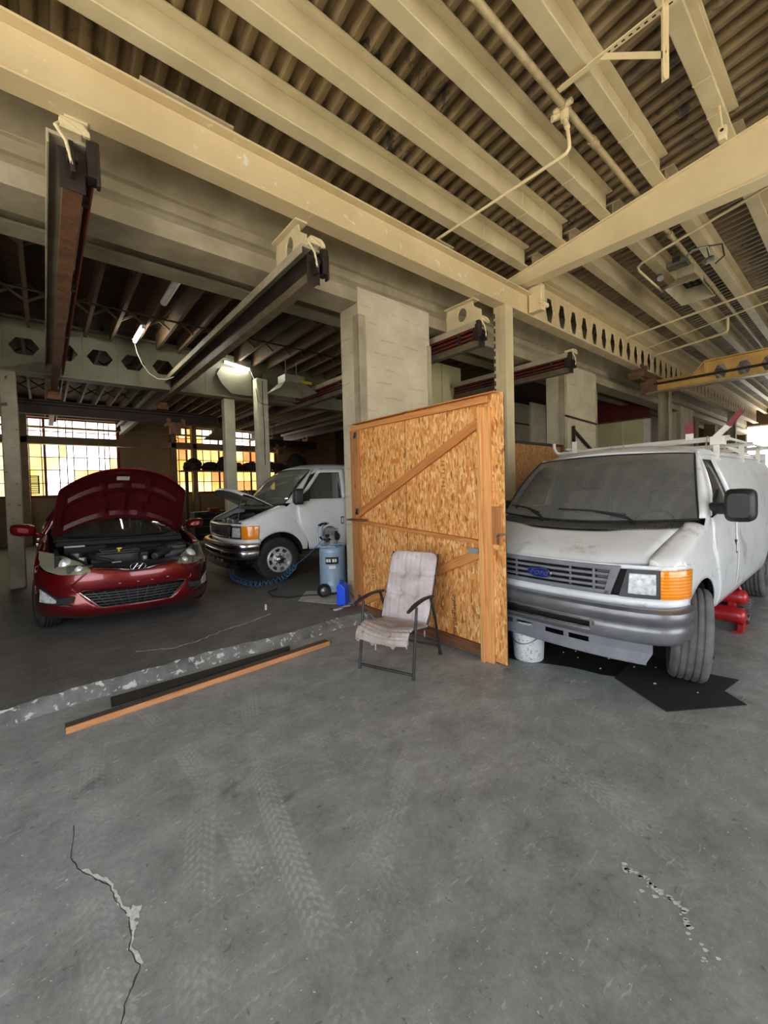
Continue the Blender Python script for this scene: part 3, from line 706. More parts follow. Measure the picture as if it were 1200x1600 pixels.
m = MB(); m.tube([(-.5,.1,.52),(-.62,.06,.42),(-.72,.02,.34),(-.78,.0,.28)], .03, 8); m.box(-.78,-.58,-.12,.14,.22,.30); m.tube([(-.7,-.1,.3),(-.75,-.2,.36),(-.6,-.35,.40),(-.45,-.36,.25)], .018, 8); m.cyl((-.55,-.30,.20),(-.45,-.38,.26),.045,n=10); m.cyl((-.62,.26,.16),(-.55,.30,.22),.05,n=10)
m.build('gas_valve', STEEL, h, smooth=50)
m = MB(); m.box(-.80,-.66,-.05,.05,.26,.33); m.build('wiring_box', BLACKP, h)
m = MB(); m.tube([(-.6,-.35,.4),(-.45,-.5,.42),(-.3,-.5,.3),(-.35,-.4,.2)], .012, 8); m.build('cable', BLACKP, h)
h = heater('unit_heater', 'grey hooded heater hanging behind the post with wires', 4.28, 8.2, 3.76, .86, .7, .70, 1.0, worn('heater_grey',(150,148,132),(124,122,108),None,rough=.5))
m = MB(); m.box(.14,.40,-.19,-.175,.20,.26); m.build('warning_sticker', plain('sticker_yellow',(196,168,40),.5), h)
heater('unit_heater', 'distant hooded heater glowing in front of the amber window', 4.9, 14.8, 3.5, 1.0, .7, .9, 1.0, TAND)

# fluorescent tubes with their cords
TUBE = emit('led_tube_glow', (255,252,236), 30)
def tube_light(p, q, label, cord):
    p, q = Vector(p), Vector(q); t = thing('tube_light', label, 'lamp', p, 0, 'lit tube lamps in the rear bay'); d = q - p
    m = MB(); m.cyl((0,0,0), d, .024, n=12); m.build('tube', TUBE, t, smooth=60)
    u = d.normalized(); m = MB(); m.cyl(-u*.03, u*.02, .028, n=12); m.build('end_cap', WHITEP, t); m = MB(); m.cyl(d-u*.02, d+u*.03, .028, n=12); m.build('end_cap', WHITEP, t)
    m = MB(); sd = u.cross(Vector((0,0,1))).normalized(); m.bar(Vector((0,0,.035)), d+Vector((0,0,.035)), .07, .02); m.build('batten', WHITEP, t)
    m = MB(); m.tube([Vector(c)-p for c in cord], .007, 6); m.build('cord', WHITEP, t)
tube_light((1.36,8.55,4.38), (1.36,7.72,4.38), 'lit tube lamp under the joists with a white cord hanging in a loop',
   [(1.36,8.58,4.37),(1.40,8.60,4.20),(1.47,8.60,4.02),(1.58,8.6,3.86),(1.72,8.6,3.78),(1.88,8.6,3.79),(2.0,8.6,3.86)])
tube_light((3.0,8.75,4.36), (3.66,9.0,4.36), 'lit tube lamp beside the top of the pale post with wires',
   [(3.68,9.0,4.35),(3.70,8.95,4.25),(3.66,8.85,4.2),(3.72,8.75,4.0),(3.78,8.76,3.7),(3.79,8.77,3.3)])
m = MB(); m.tube([(3.86,8.775,4.1),(3.85,8.77,3.6),(3.87,8.775,3.0),(3.86,8.775,2.2)], .007, 6); m.tube([(4.06,8.77,3.55),(4.10,8.77,3.4),(4.10,8.77,2.9)], .009, 6); m.tube([(3.70,8.77,3.9),(3.74,8.77,3.62),(3.86,8.77,3.57),(4.02,8.77,3.58),(4.07,8.77,3.5)], .007, 6)
tag(m.build('wiring', BLACK), 'dark wires running down the pale post', 'wires')
conduit([(-6,7.3,4.42),(12,7.3,4.42)], .016, 'dark conduit crossing the rear joists before the lit lamps', DARKST)
# light socket under joist
m = MB(); m.tube([(1.46,5.7,4.44),(1.46,6.7,4.44)], .05, 10); o = m.build('unlit_tube', WHITEP, smooth=60); tag(o, 'unlit pale tube lamp under the joists close to the second beam', 'lamp')
# ------------------------------------------------------------------ white vans
def van_paint(name, dirty):
    t = NT(name); v = t.coord()
    col = t.ramp(t.noise(v, 1.4, 5, .6), [(.3,(212,213,214)),(.7,(228,229,230))])
    d = t.step(t.noise(v, 3.2, 6, .7, .6), .52, .72); col = t.mix(t.math('MULTIPLY', d, dirty), col, (166,160,148))
    r = t.step(t.noise(v, 11, 4, .6), .735, .77); col = t.mix(t.math('MULTIPLY', r, dirty), col, (150,104,66))
    t.set(col, .32 if dirty < .5 else .38, 0, .5); t.b.inputs['Coat Weight'].default_value = .5; t.b.inputs['Coat Roughness'].default_value = .12
    t.bump(t.noise(v, 2.2, 3, .5), .12 if dirty > .5 else .05, .02); return t.mat
VP_D = van_paint('dusty_white_paint', .8); VP_C = van_paint('white_van_paint', .3)
def glass_mat(name, dust, tint=(40,44,42), dustc=(150,146,136), alpha=.55):
    t = NT(name); v = t.coord()
    n = t.noise(v, 1.1, 3, .5, .2)
    t.set(lin(tint), .08, 0, .5)
    tr = t.n('ShaderNodeBsdfTransparent'); tr.inputs[0].default_value = (.62,.66,.64,1)
    gl = t.n('ShaderNodeBsdfGlossy'); gl.inputs[0].default_value = (1,1,1,1); gl.inputs[1].default_value = .04
    df = t.n('ShaderNodeBsdfDiffuse'); df.inputs[0].default_value = lin(dustc)
    fr = t.n('ShaderNodeFresnel'); fr.inputs[0].default_value = 1.5
    m1 = t.n('ShaderNodeMixShader'); t.l(t.math('ADD', t.math('MULTIPLY', fr.outputs[0], .8), .02), m1.inputs[0]); t.l(tr.outputs[0], m1.inputs[1]); t.l(gl.outputs[0], m1.inputs[2])
    m2 = t.n('ShaderNodeMixShader'); t.l(t.math('MULTIPLY', t.step(n, -.1, .75), dust), m2.inputs[0]); t.l(m1.outputs[0], m2.inputs[1]); t.l(df.outputs[0], m2.inputs[2])
    t.l(m2.outputs[0], t.out.inputs['Surface']); return t.mat
GL_DUSTY = glass_mat('dusty_glass', .62, dustc=(138,137,132)); GL_SIDE = glass_mat('side_glass', .22); GL_V2 = glass_mat('hazy_windscreen', .55, dustc=(150,150,136)); GL_CAR = glass_mat('car_glass', .12)
GREYPL = worn('grey_plastic', (124,124,130), (104,104,110), (150,148,144), scale=5, spot=.66, rough=.55, bump=.08)
GREYDK = worn('dark_grey_bezel', (66,66,70), (52,52,56), None, scale=6, rough=.5)
BUMPER = worn('scuffed_grey_bumper', (138,138,140), (104,104,108), (76,74,74), scale=3.4, spot=.66, rough=.34, metal=.55, bump=.08)
COWL = worn('dusty_cowl',(92,90,86),(66,65,62),None,scale=6,rough=.7); DARKIN = plain('dark_interior', (26,25,24), .8); DASH = plain('grey_dashboard', (70,68,64), .7); SEATM = worn('grey_seat_cloth', (92,90,86), (72,70,66), None, scale=8, rough=.9)
def amber_mat():
    t = NT('amber_lens'); v = t.coord(); sp = t.n('ShaderNodeSeparateXYZ'); t.l(v, sp.inputs[0])
    w = t.math('SINE', t.math('MULTIPLY', sp.outputs['Z'], 260)); col = t.mix(t.step(w, -.6, 1), (236,128,10), (255,158,24))
    t.set(col, .15); t.b.inputs['Coat Weight'].default_value = 1; t.bump(w, .12, .002); return t.mat
AMBER = amber_mat()
def lamp_mat():
    t = NT('headlamp_lens'); v = t.coord(); n = t.noise(v, 26, 3, .5)
    t.set(t.ramp(n, [(.3,(176,182,186)),(.5,(224,228,230)),(.7,(244,246,246))]), .14, .35); t.bump(n, .35, .004); return t.mat
HLAMP = lamp_mat()
def tire_mat(name, c1, c2):
    return worn(name, c1, c2, (128,126,122), scale=9, spot=.66, rough=.8, bump=.25, bscale=60)
TIRE_D = tire_mat('dusty_tyre', (108,107,104), (80,79,77)); TIRE_K = tire_mat('dark_tyre', (44,43,42), (30,29,28))
HUBM = worn('hubcap_silver', (206,206,206), (186,186,186), None, scale=12, rough=.35, metal=.3, bump=0)

def wheel(parent, c, R, wd, rim, tmat, hub, steer=0, camber=0, out=-1, name='wheel', nub=True):
    """wheel with tyre, rim and hub as its pieces; out = outward sign along local y"""
    w = bpy.data.objects.new(name, None); COL.objects.link(w); w.parent = parent; w.location = c; w.rotation_euler = (camber, 0, steer)
    m = MB(); h = wd/2; g = .008
    prof = [(rim, -h*.82), (rim+.02, -h*.94), (R*.82, -h), (R*.93, -h*.97), (R-.012, -h*.86), (R-.002, -h*.76)]
    for k, yy in enumerate((-.52,-.18,.18,.52)):
        q = yy*h
        prof += [(R, q-.012), (R-.002, q-.006), (R-g-.004, q-.004), (R-g-.004, q+.004), (R-.002, q+.006), (R, q+.012)]
    prof += [(R-.002, h*.76), (R-.012, h*.86), (R*.93, h*.97), (R*.82, h), (rim+.02, h*.94), (rim, h*.82)]
    m.lathe(prof, ax=(0,1,0), n=56); t = m.build('tyre', tmat, w, smooth=40)
    m = MB(); o = out*h
    m.lathe([(rim, -o*.8), (rim-.015, -o*.6), (rim-.03, 0), (rim-.02, o*.6), (rim+.012, o*.88), (rim+.006, o*.93), (rim-.02, o*.86), (rim-.05, o*.62), (.0001, o*.5)], ax=(0,1,0), n=40); m.build('rim', STEEL, w, smooth=40)
    if hub:
        m = MB(); N = 72; rows = []; 
        for r, d in ((rim-.004,.90),(rim-.02,1.0),(rim*.86,.99),(rim*.62,.90),(rim*.38,.94),(rim*.33,1.02),(rim*.22,1.12),(.0001,1.14)):
            rows.append([(r*cos(2*pi*k/N), o*d, r*sin(2*pi*k/N)) for k in range(N)])
        m.grid(rows, cv=True, skip=lambda i, j: i in (2,) and (j % 9) < 5)
        m.build('hubcap', HUBM, w, smooth=40)
        m = MB(); m.lathe([(rim*.34,o*.98),(rim*.33,o*1.10),(rim*.26,o*1.22),(.0001,o*1.26)], ax=(0,1,0), n=24)
        for k in range(8):
            a = 2*pi*k/8; m.cyl((rim*.42*cos(a),o*.9,rim*.42*sin(a)),(rim*.42*cos(a),o*1.04,rim*.42*sin(a)),.012,n=8)
        m.build('hub_centre', CHROME, w, smooth=40)
    else:
        m = MB(); m.lathe([(.085,o*.5),(.08,o*.8),(.05,o*.9),(.0001,o*.9)], ax=(0,1,0), n=20)
        for k in range(8):
            a = 2*pi*k/8; m.cyl((.105*cos(a),o*.45,.105*sin(a)),(.105*cos(a),o*.62,.105*sin(a)),.012,n=6)
        m.build('hub', STEEL, w, smooth=40)
    return w

WT = [(.40,.915),(.50,.955),(.62,.985),(.80,1.0),(.985,1.002),(1.01,.990),(1.2,.985),(1.32,.975),(1.5,.935),(1.7,.862),(1.82,.806),(1.88,.775),(1.93,.73)]
def Wz(z): return smooth_interp(z, WT)
def TN(u): return interp(u, [(.30,.945),(.42,.962),(.6,.978),(.9,.992),(1.3,1.0),(9,1.0)])
def van(name, label, X0, Yc, zf, paint, near_open, hood_deg, chrome, hubs, ws_mat, sd_mat, tmat, steer, camber):
    R = thing(name, label, 'van', (X0, Yc, zf))
    P = lambda u, z, s, inset=0: Vector((u, s*(Wz(z)*TN(u)-inset), z))
    def ruled(m, s, us, z0, z1, n, inset=0):
        rows = []
        for u in us:
            a, b = z0(u) if callable(z0) else z0, z1(u) if callable(z1) else z1
            rows.append([P(u, lerp(a, b, k/n), s, inset) for k in range(n+1)])
        m.grid(rows)
    def ruledz(m, s, zs, u0, u1, n=3, inset=0):
        rows = []
        for z in zs:
            a, b = u0(z) if callable(u0) else u0, u1(z) if callable(u1) else u1
            rows.append([P(lerp(a, b, k/n), z, s, inset) for k in range(n+1)])
        m.grid(rows)
    fr = lambda a, b, n: [lerp(a, b, k/n) for k in range(n+1)]
    AX, AR, AZ = .82, .435, .40
    def arch(cx, base):
        def f(u):
            d = abs(u - cx)
            return max(base, AZ + sqrt(max(0, AR*AR - d*d))) if d < AR else base
        return f
    def dense(a, b, cx, n):
        s = set(fr(a, b, n)); 
        for e in (cx-AR, cx+AR):
            for k in (-.001, .0, .001, .004, .012, .03, .06, .1): 
                for sg in (-1, 1):
                    q = e + k*sg
                    if a <= q <= b: s.add(q)
        return sorted(s)
    vh = lambda u: lerp(.775, .85, min(1, max(0, (u-.3)/.5)))
    zh = lambda u: .985 + .30*min(1.0, max(0, (u-.14)/.72))**.9
    F = lambda z: 1.125 + (z-1.32)*.80
    DF = [(.5,1.335),(.62,1.32),(.75,1.27),(.87,1.19),(1.0,1.14),(1.2,1.125),(1.36,1.125)]
    DFu = [(1.115,1.33),(1.127,1.2),(1.138,1.0),(1.188,.87),(1.268,.75),(1.318,.62),(1.335,.5)]
    # fenders: side, rolled shoulder, up to the hood gap
    for s in (-1, 1):
        m = MB(); a0 = arch(AX, .70); rows = []
        low = lambda u: (.70 if u < AX-AR else (.50 if u > AX+AR else AZ + sqrt(max(0, AR*AR-(u-AX)**2))))
        ol = lambda u: interp(u, [(b_, a_) for a_, b_ in [(0,.10),(.58,.152),(.70,.185),(.80,.225),(.87,.265),(.925,.32),(.955,.40),(.962,.42)]][0:]) if False else interp(u, [(.152,.58),(.185,.70),(.225,.80),(.265,.87),(.32,.925),(.40,.953)])
        for u in [.262,.28,.30,.32] + dense(.335, 1.33, AX, 44):
            if u < .425: zb = .958
            else: zb = max(low(u), .5)
            zt = min(zh(u)-.085, 1.22) if u < .93 else lerp(min(zh(.93)-.085,1.22), 1.33, min(1,(u-.93)/.17))
            if u > 1.115: zt = interp(u, DFu)
            zt = max(zt, zb+.004)
            pw = (lambda z: Vector((u, s*min(Wz(z)*TN(u), ol(u)), z))) if u < .40 else (lambda z: P(u, z, s))
            row = [pw(lerp(zb, zt, k/10)) for k in range(11)]
            if u <= .95:
                y0 = abs(row[-1].y); y1 = min(vh(u)+.004, y0-.01); z1 = zh(u)-.016
                for k in range(1, 7):
                    a = pi/2*k/6; row.append(Vector((u, s*lerp(y0, y1, 1-cos(a)), lerp(zt, max(z1, zt+.01), sin(a)))))
            else:
                for k in range(1, 7): row.append(P(u, zt + .002*k, s, .003*k))
            if not rows: rows.append([Vector((p.x-.012, p.y*.992, .957)) for p in row])
            rows.append(row)
        m.grid(rows)
        # dent crease line raised along the flank
        f = m.build('fender', paint, R, smooth=38, solid=.012)
        m = MB(); rows = []
        for k in range(25):
            a = pi*k/24; rows.append([(AX-AR*1.0*cos(a), s*y, AZ+AR*1.0*sin(a)) for y in (.58,.93)])
        m.grid(rows); m.grid([[(AX-AR, s*.58, .3),(AX-AR, s*.58, .9)],[(AX+AR, s*.58, .3),(AX+AR, s*.58, .9)]]); m.build('wheel_well', DARKIN, R)
        # body side behind the door, with rear arch
        m = MB(); RX = AX+3.505; us = dense(2.035, 5.42, RX, 46)
        low2 = lambda u: max(.48, AZ+.02 + sqrt(max(0, AR*AR-(u-RX)**2))) if abs(u-RX) < AR else .48
        ruled(m, s, us, low2, 1.905, 22); m.build('side_panel', paint, R, smooth=38, solid=.012)
        m = MB(); rows = []
        for k in range(19):
            a = pi*k/18; rows.append([(RX-AR*cos(a), s*y, AZ+.02+AR*sin(a)) for y in (.62,.92)])
        m.grid(rows); m.build('wheel_well', DARKIN, R)
        # A pillar
        m = MB(); rows = []
        for k in range(11):
            t = k/10; z = lerp(1.30, 1.875, t); uu = lerp(.965, 1.53, t); y = lerp(.925, .775, t)
            b = P(F(z)-.012, z, s); rows.append([Vector((uu, s*y, z+.005)), Vector((uu, s*y, z)).lerp(b, .5) + Vector((0, s*.012, .004)), b])
        m.grid(rows); m.build('pillar', paint, R, smooth=60, solid=.012)
        # door
        D = bpy.data.objects.new('door', None); COL.objects.link(D); D.parent = R; D.location = (0,0,0)
        hinge = Vector((1.14, s*.98, 0))
        m = MB(); ruledz(m, s, fr(.50, 1.36, 16), lambda z: interp(z, DF), 2.02, 12)
        ruledz(m, s, fr(1.36, 1.885, 8), F, lambda z: F(z)+.07, 2)
        ruledz(m, s, fr(1.36, 1.885, 8), 1.94, 2.02, 2)
        m.grid([[P(lerp(F(z), 2.02, k/10), z, s) for k in range(11)] for z in (1.818, 1.85, 1.90)])
        skin = m.build('door_skin', paint, D, smooth=38, solid=.02)
        m = MB(); ruledz(m, s, fr(1.345, 1.825, 6), lambda z: F(z)+.06, 1.95, 8, .014); m.build('window_glass', sd_mat, D)
        m = MB(); m.tube([P(u, z, s, .002) for u, z in ((F(1.362)+.07,1.362),(1.94,1.362),(1.94,1.816),(F(1.816)+.07,1.816))], .009, 6, True); m.build('window_seal', BLACK, D)
        m = MB(); m.box(1.36, 1.98, min(s*.90, s*.935), max(s*.90, s*.935), .62, 1.34); m.build('door_card', DASH, D, bevel=.01)
        q = P(1.93, .97, s); m = MB(); m.obox(q + Vector((0, s*.004, 0)), (.055, .02, .13)); m.build('handle', BLACKP, D, bevel=.006)
        q = P(1.93, .97, s); m = MB(); m.obox(q + Vector((0, s*.014, .0)), (.03, .012, .09)); m.build('handle_flap', paint, D, bevel=.004)
        # mirror
        m = MB(); q = P(1.22, 1.38, s)
        m.tube([q + Vector((-.03,s*.0,.0)), q + Vector((-.06,s*.08,.0)), q + Vector((-.08,s*.14,.01))], .05, 10); m.prism([(F(1.32)-.02,1.30),(F(1.32)+.24,1.33),(F(1.55)+.05,1.54)], s*(Wz(1.4)-.005), s*(Wz(1.4)+.03), 'y')
        m.build('mirror_arm', BLACKP, D, bevel=.008)
        m = MB(); c = q + Vector((-.09, s*.20, .03)); rows = []
        for k in range(9):
            t = -1 + 2*k/8; w = (1-abs(t)**3.2*.55); row = []
            for j in range(20):
                a = 2*pi*j/20; e = lambda x: abs(x)**.45*(1 if x > 0 else -1)
                row.append(c + Vector((.075*t*1.0, s*e(cos(a))*.098*(.72 if t == -1 else 1 if t > -.6 else .9), e(sin(a))*.135*(.72 if t == -1 else 1 if t > -.6 else .9))))
            rows.append(row)
        m.grid(rows, cv=True); m.add(rows[0], [tuple(range(20))]); m.add(rows[-1], [tuple(range(20))]); m.build('mirror_head', BLACKP, D, smooth=45)
        if s == -1 and near_open:
            a = radians(-near_open)
            D.matrix_local = Matrix.Translation(hinge) @ Matrix.Rotation(a, 4, 'Z') @ Matrix.Translation(-hinge)
    # door opening, rear corner dark jamb on the opened side
    if near_open:
        m = MB(); m.box(2.0, 2.035, -.97, -.86, .5, 1.35); m.box(2.0, 2.035, -.86, -.72, 1.35, 1.88); m.build('door_jamb', paint, R); 
    # roof
    m = MB(); RP = [(-.778,1.885),(-.74,1.93),(-.68,1.955),(-.55,1.98),(-.3,2.0),(0,2.01),(.3,2.0),(.55,1.98),(.68,1.955),(.74,1.93),(.778,1.885)]
    def roofz(u, v, z):
        return z - .085*max(0, (1.92-u)/.45)**2*(1 if u < 1.92 else 0)
    us = [0, .05, .12, .25, .45] + fr(.6, 3.93, 10); rows = []
    for du in us: rows.append([Vector((1.46+.065*(abs(v)/.775)**2+du, v, roofz(1.46+du, v, z))) for v, z in RP])
    m.grid(rows); m.build('roof', paint, R, smooth=40, solid=.015)
    for s in (-1, 1):
        m = MB(); m.tube([(1.60, s*.785, 1.888),(2.0,s*.787,1.893),(5.42,s*.787,1.893)], .012, 6); m.build('drip_rail', paint, R)
    # windscreen
    WB = lambda v: (.715+.25*(abs(v)/.925)**2.2, 1.262+.035*(abs(v)/.925)**2)
    WTp = lambda v: (1.45+.075*(abs(v)/.775)**2, 1.905-.025*(abs(v)/.775)**2-.008*(abs(v)/.775)**6)
    rows = []
    for k in range(13):
        t = k/12; row = []
        for j in range(25):
            q = -1+2*j/24; vb, vt = q*.925, q*.775; a, b = WB(vb), WTp(vt)
            bul = .035*sin(pi*t)
            row.append(Vector((lerp(a[0],b[0],t)-bul*.7, lerp(vb,vt,t), lerp(a[1],b[1],t)+bul)))
        rows.append(row)
    m = MB(); m.grid(rows); g = m.build('windscreen', ws_mat, R, smooth=180)
    m = MB(); m.tube(rows[0] + [r[-1] for r in rows[1:-1]] + rows[-1][::-1] + [r[0] for r in rows[1:-1][::-1]], .009, 6, True); m.build('windscreen_seal', BLACK, R)
    # cowl
    m = MB(); rc = []
    for j in range(25):
        v = (-1+2*j/24)*.90; a = WB(v); rc.append([(a[0]-.17, v, a[1]-.060), (a[0]-.09, v, a[1]-.040), (a[0]+.02, v, a[1]-.02)])
    m.grid(rc); m.build('cowl', COWL, R)
    m = MB()
    for j in range(90):
        v = (-1+2*j/89)*.86; a = WB(v); m.bar((a[0]-.15, v, a[1]-.050),(a[0]+.005, v, a[1]-.018), .007, .010)
    m.build('cowl_louvres', COWL, R)
    for v0, v1 in ((-.52, .18), (.30, .82)):
        m = MB(); pa = WB(v0); pm = ((v0+v1)/2); 
        def onws(v, t):
            q = max(-1, min(1, v/.9)); a, b = WB(q*.925), WTp(q*.775); return Vector((lerp(a[0],b[0],t)-.02-.02*sin(pi*t), v, lerp(a[1],b[1],t)+.03*sin(pi*t)+.016))
        m.tube([onws(v0, -.04), onws(v0+.06*(1 if v1>v0 else -1), .02), onws(pm, .10)], [.014,.012,.008], 6); m.tube([onws(v0+.08, .055), onws(pm, .105), onws(v1, .12)], .008, 6)
        m.build('wiper', BLACKP, R)
    # hood
    hf = lambda v: .125+.17*(abs(v)/.775)**2.4
    H = bpy.data.objects.new('hood', None); COL.objects.link(H); H.parent = R
    rows = []; inn = []
    for k in range(15):
        t = k/14; row = []; ri = []
        for j in range(25):
            q = -1+2*j/24; vf, vr = q*.765, q*.845
            u0, u1 = hf(vf), WB(vr)[0]-.165; u = lerp(u0, u1, t); v = lerp(vf, vr, t)
            z = zh(u) + .020*(1-q*q) - .014*abs(q)**8 - (.03*(1-t)**8) 
            z += .012*max(0, 1-abs(abs(q)-.62)/.2)*t**.5
            row.append(Vector((u, v, z))); ri.append(Vector((u+.01, v*.975, z-.04-(.02 if (2 < k < 12 and 2 < j < 22 and j % 6 > 1) else 0))))
        rows.append(row); inn.append(ri)
    lip = [Vector((p.x+.004, p.y, p.z-.035)) for p in rows[0]]
    m = MB(); m.grid([lip]+rows); sk = m.build('hood_skin', paint, H, smooth=40, solid=.010)
    m = MB(); m.grid(inn); m.build('hood_liner', worn('hood_inner',(170,168,164),(130,128,124),(70,66,60),scale=4,spot=.6,rough=.6), H, smooth=30)
    if hood_deg:
        hp = Vector((.80, 0, 1.22)); H.matrix_local = Matrix.Translation(hp) @ Matrix.Rotation(radians(hood_deg), 4, 'Y') @ Matrix.Translation(-hp)
        m = MB(); m.tube([(.30,-.45,.98),(.36,-.45,1.30),(.46,-.44,1.55)], .008, 6); m.build('hood_prop', STEEL, R)
    # front outline in plan
    OUT = [(.10,0),(.103,.15),(.112,.3),(.128,.45),(.152,.58),(.185,.70),(.225,.80),(.265,.87),(.32,.925),(.40,.958),(.50,.970)]
    def outl(v, off=0):           # v is signed distance along the front from the centre line
        s = 1 if v >= 0 else -1; d = abs(v); L = 0
        for (u0, v0), (u1, v1) in zip(OUT, OUT[1:]):
            g = sqrt((u1-u0)**2+(v1-v0)**2)
            if L+g >= d or (u1, v1) == OUT[-1]:
                t = (d-L)/g; n = Vector((-(v1-v0), (u1-u0), 0)).normalized()
                return Vector((lerp(u0,u1,t), s*lerp(v0,v1,t), 0)) + Vector((n.x, s*n.y, 0))*off
            L += g
    def patch(m, a, b, z0, z1, off=0, n=8, nz=2, a2=None, b2=None):
        rows = []
        for k in range(nz+1):
            t = k/nz; aa = lerp(a, a2 if a2 is not None else a, t); bb = lerp(b, b2 if b2 is not None else b, t)
            o = off(t) if callable(off) else off
            rows.append([outl(lerp(aa, bb, j/n), o) + Vector((0,0,lerp(z0,z1,t))) for j in range(n+1)])
        m.grid(rows)
    m = MB(); patch(m, -1.16, 1.16, .66, .752, 0, 50); 
    patch(m, -.60, .60, .968, .992, -.002, 30)
    for s in (-1, 1):
        patch(m, s*.59, s*1.165, .963, .995, 0, 16)
    m.build('front_panel', paint, R, smooth=60, solid=.012)
    m = MB(); patch(m, -.95, .95, .70, .985, -.05, 40); m.build('radiator_panel', DARKIN, R)
    gm = CHROME if chrome else GREYPL
    GH = .235
    m = MB()
    patch(m, -.60, .60, .945, .982, .012, 30); patch(m, -.545, .545, .755, .79, .012, 30)
    for s in (-1, 1): patch(m, s*.545, s*.585, .755, .982, .012, 3, 4, s*.60, s*.64) if False else patch(m, s*.50, s*.55, .755, .982, .012, 3, 4, s*.56, s*.625)
    m.build('grille_frame', gm, R, smooth=60, solid=.03, bevel=.004)
    m = MB()
    for z in (.818, .864, .910) if not chrome else (.815,.85,.885,.92): patch(m, -.54, .54, z-.011, z+.011, .006, 30)
    for v in (-.25,.25): patch(m, v-.007, v+.007, .78, .95, -.008, 1)
    for s in (-1, 1): patch(m, s*.425, s*.445, .78, .95, .006, 2)
    m.build('grille_bars', GREYPL if not chrome else GREYDK, R, smooth=60, solid=.022, bevel=.003)
    m = MB()
    for s in (-1,1): patch(m, s*.455, s*.50, .79, .945, -.012, 4, 2, s*.455, s*.55)
    m.build('grille_mesh', GREYDK, R, solid=.01)
    # badge
    m = MB(); c = outl(0, .035); N = 32
    m.add([(c.x, .115*cos(2*pi*k/N), .862+.046*sin(2*pi*k/N)) for k in range(N)] + [(c.x-.012, .105*cos(2*pi*k/N), .862+.040*sin(2*pi*k/N)) for k in range(N)], [(k,(k+1)%N,N+(k+1)%N,N+k) for k in range(N)])
    bd = m.build('badge', CHROME, R, smooth=60)
    m = MB(); m.add([(c.x-.0115, .103*cos(2*pi*k/N), .862+.039*sin(2*pi*k/N)) for k in range(N)], [tuple(range(N))]); m.build('badge_field', plain('badge_blue',(20,38,116),.25), bd)
    text_mesh('badge_script', 'Ford', .075, CHROME, bd, Matrix.Translation((c.x-.0135, 0, .864)) @ Matrix.Rotation(-pi/2, 4, 'Z') @ Matrix.Rotation(pi/2, 4, 'X'), .0008, shear=.35, sx=1.15)
    # headlights and turn signals
    for s in (-1, 1):
        m = MB(); patch(m, s*.605, s*.865, .752, .965, .004, 8, 2, s*.665, s*.865); m.build('headlight_bezel', GREYDK, R, solid=.03)
        m = MB(); patch(m, s*.665, s*.84, .782, .938, .024, 8, 4, s*.675, s*.84); m.build('headlight', HLAMP, R, solid=.02, bevel=.006)
        m = MB(); patch(m, s*.868, s*1.13, .752, .965, .012, 12, 4, s*.868, s*1.145); m.build('turn_signal', AMBER, R, smooth=50, solid=.03, bevel=.005)
    # bumper
    BO = [(.0,0),(.004,.2),(.016,.4),(.040,.6),(.085,.78),(.135,.89),(.20,.955),(.28,.985),(.40,.995),(.46,.995)]
    OUT2 = OUT; 
    def outb(d0, off):
        s = 1 if d0 >= 0 else -1; d = abs(d0); L = 0
        for (u0, v0), (u1, v1) in zip(BO, BO[1:]):
            g = sqrt((u1-u0)**2+(v1-v0)**2)
            if L+g >= d or (u1, v1) == BO[-1]:
                t = min(1, (d-L)/g); n = Vector((-(v1-v0), (u1-u0), 0)).normalized(); return Vector((lerp(u0,u1,t), s*lerp(v0,v1,t), 0)) + Vector((n.x, s*n.y, 0))*off
            L += g
    LB = 1.29; ds = sorted(set([lerp(-LB, LB, k/64) for k in range(65)] + [-.45,.45]))
    secs = [(-.06,.690),(-.005,.688),(.022,.672),(.03,.645),(.024,.612),(.004,.588),(-.006,.574),(.008,.556),(.010,.530),(.008,.500),(.002,.470),(-.012,.445),(-.05,.43)]
    rows = [[outb(d, o) + Vector((0,0,z)) for d in ds] for o, z in secs]
    i0, i1 = ds.index(-.45), ds.index(.45)
    m = MB(); m.grid(rows, skip=lambda i, j: i in (7,8) and i0 <= j < i1); bp = m.build('bumper', BUMPER if not chrome else CHROME, R, smooth=40, solid=.008)
    m = MB(); m.tube([outb(d, .012)+Vector((0,0,.557)) for d in ds[i0:i1+1]] + [outb(d, .012)+Vector((0,0,.499)) for d in ds[i0:i1+1][::-1]], .008, 6, True); m.build('air_slot_rim', CHROME if not chrome else BLACKP, bp)
    m = MB(); m.grid([[outb(d, -.07)+Vector((0,0,z)) for d in ds[4:-4]] for z in (.42,.68)]); m.build('bumper_backing', DARKIN, R)
    # valance with slots
    vs_ = [-.86,-.80,-.62,-.46,-.42,-.26,-.22,-.06,.06,.22,.26,.42,.46,.62,.80,.86]
    m = MB(); zz = [.43,.405,.365,.30,.285]
    rows = [[outb(d*(1 if z > .35 else .95), -.045 if z > .3 else -.02) + Vector((0,0,z)) for d in vs_] for z in zz]
    m.grid(rows, skip=lambda i, j: i == 1 and j in (3,5,7-1+2,9,11) and False or (i == 1 and (vs_[j], vs_[j+1]) in ((-.42,-.26),(-.22,-.06),(.06,.22),(.26,.42),(.46,.62))))
    m.build('valance', GREYPL if not chrome else BLACKP, R, solid=.006)
    # inner structure
    m = MB(); m.box(.55, 5.3, -.56, .56, .40, .52); m.box(.10, .45, -.55, .55, .46, .66); m.box(1.36,3.85,-.88,.88,.46,.52); m.box(4.7,5.4,-.88,.88,.46,.52); m.build('underbody', DARKIN, R)
    m = MB(); m.box(5.40,5.44,-.95,.95,.5,1.3); m.box(5.40,5.44,-.80,.80,1.3,2.0); m.build('rear_doors', paint, R)
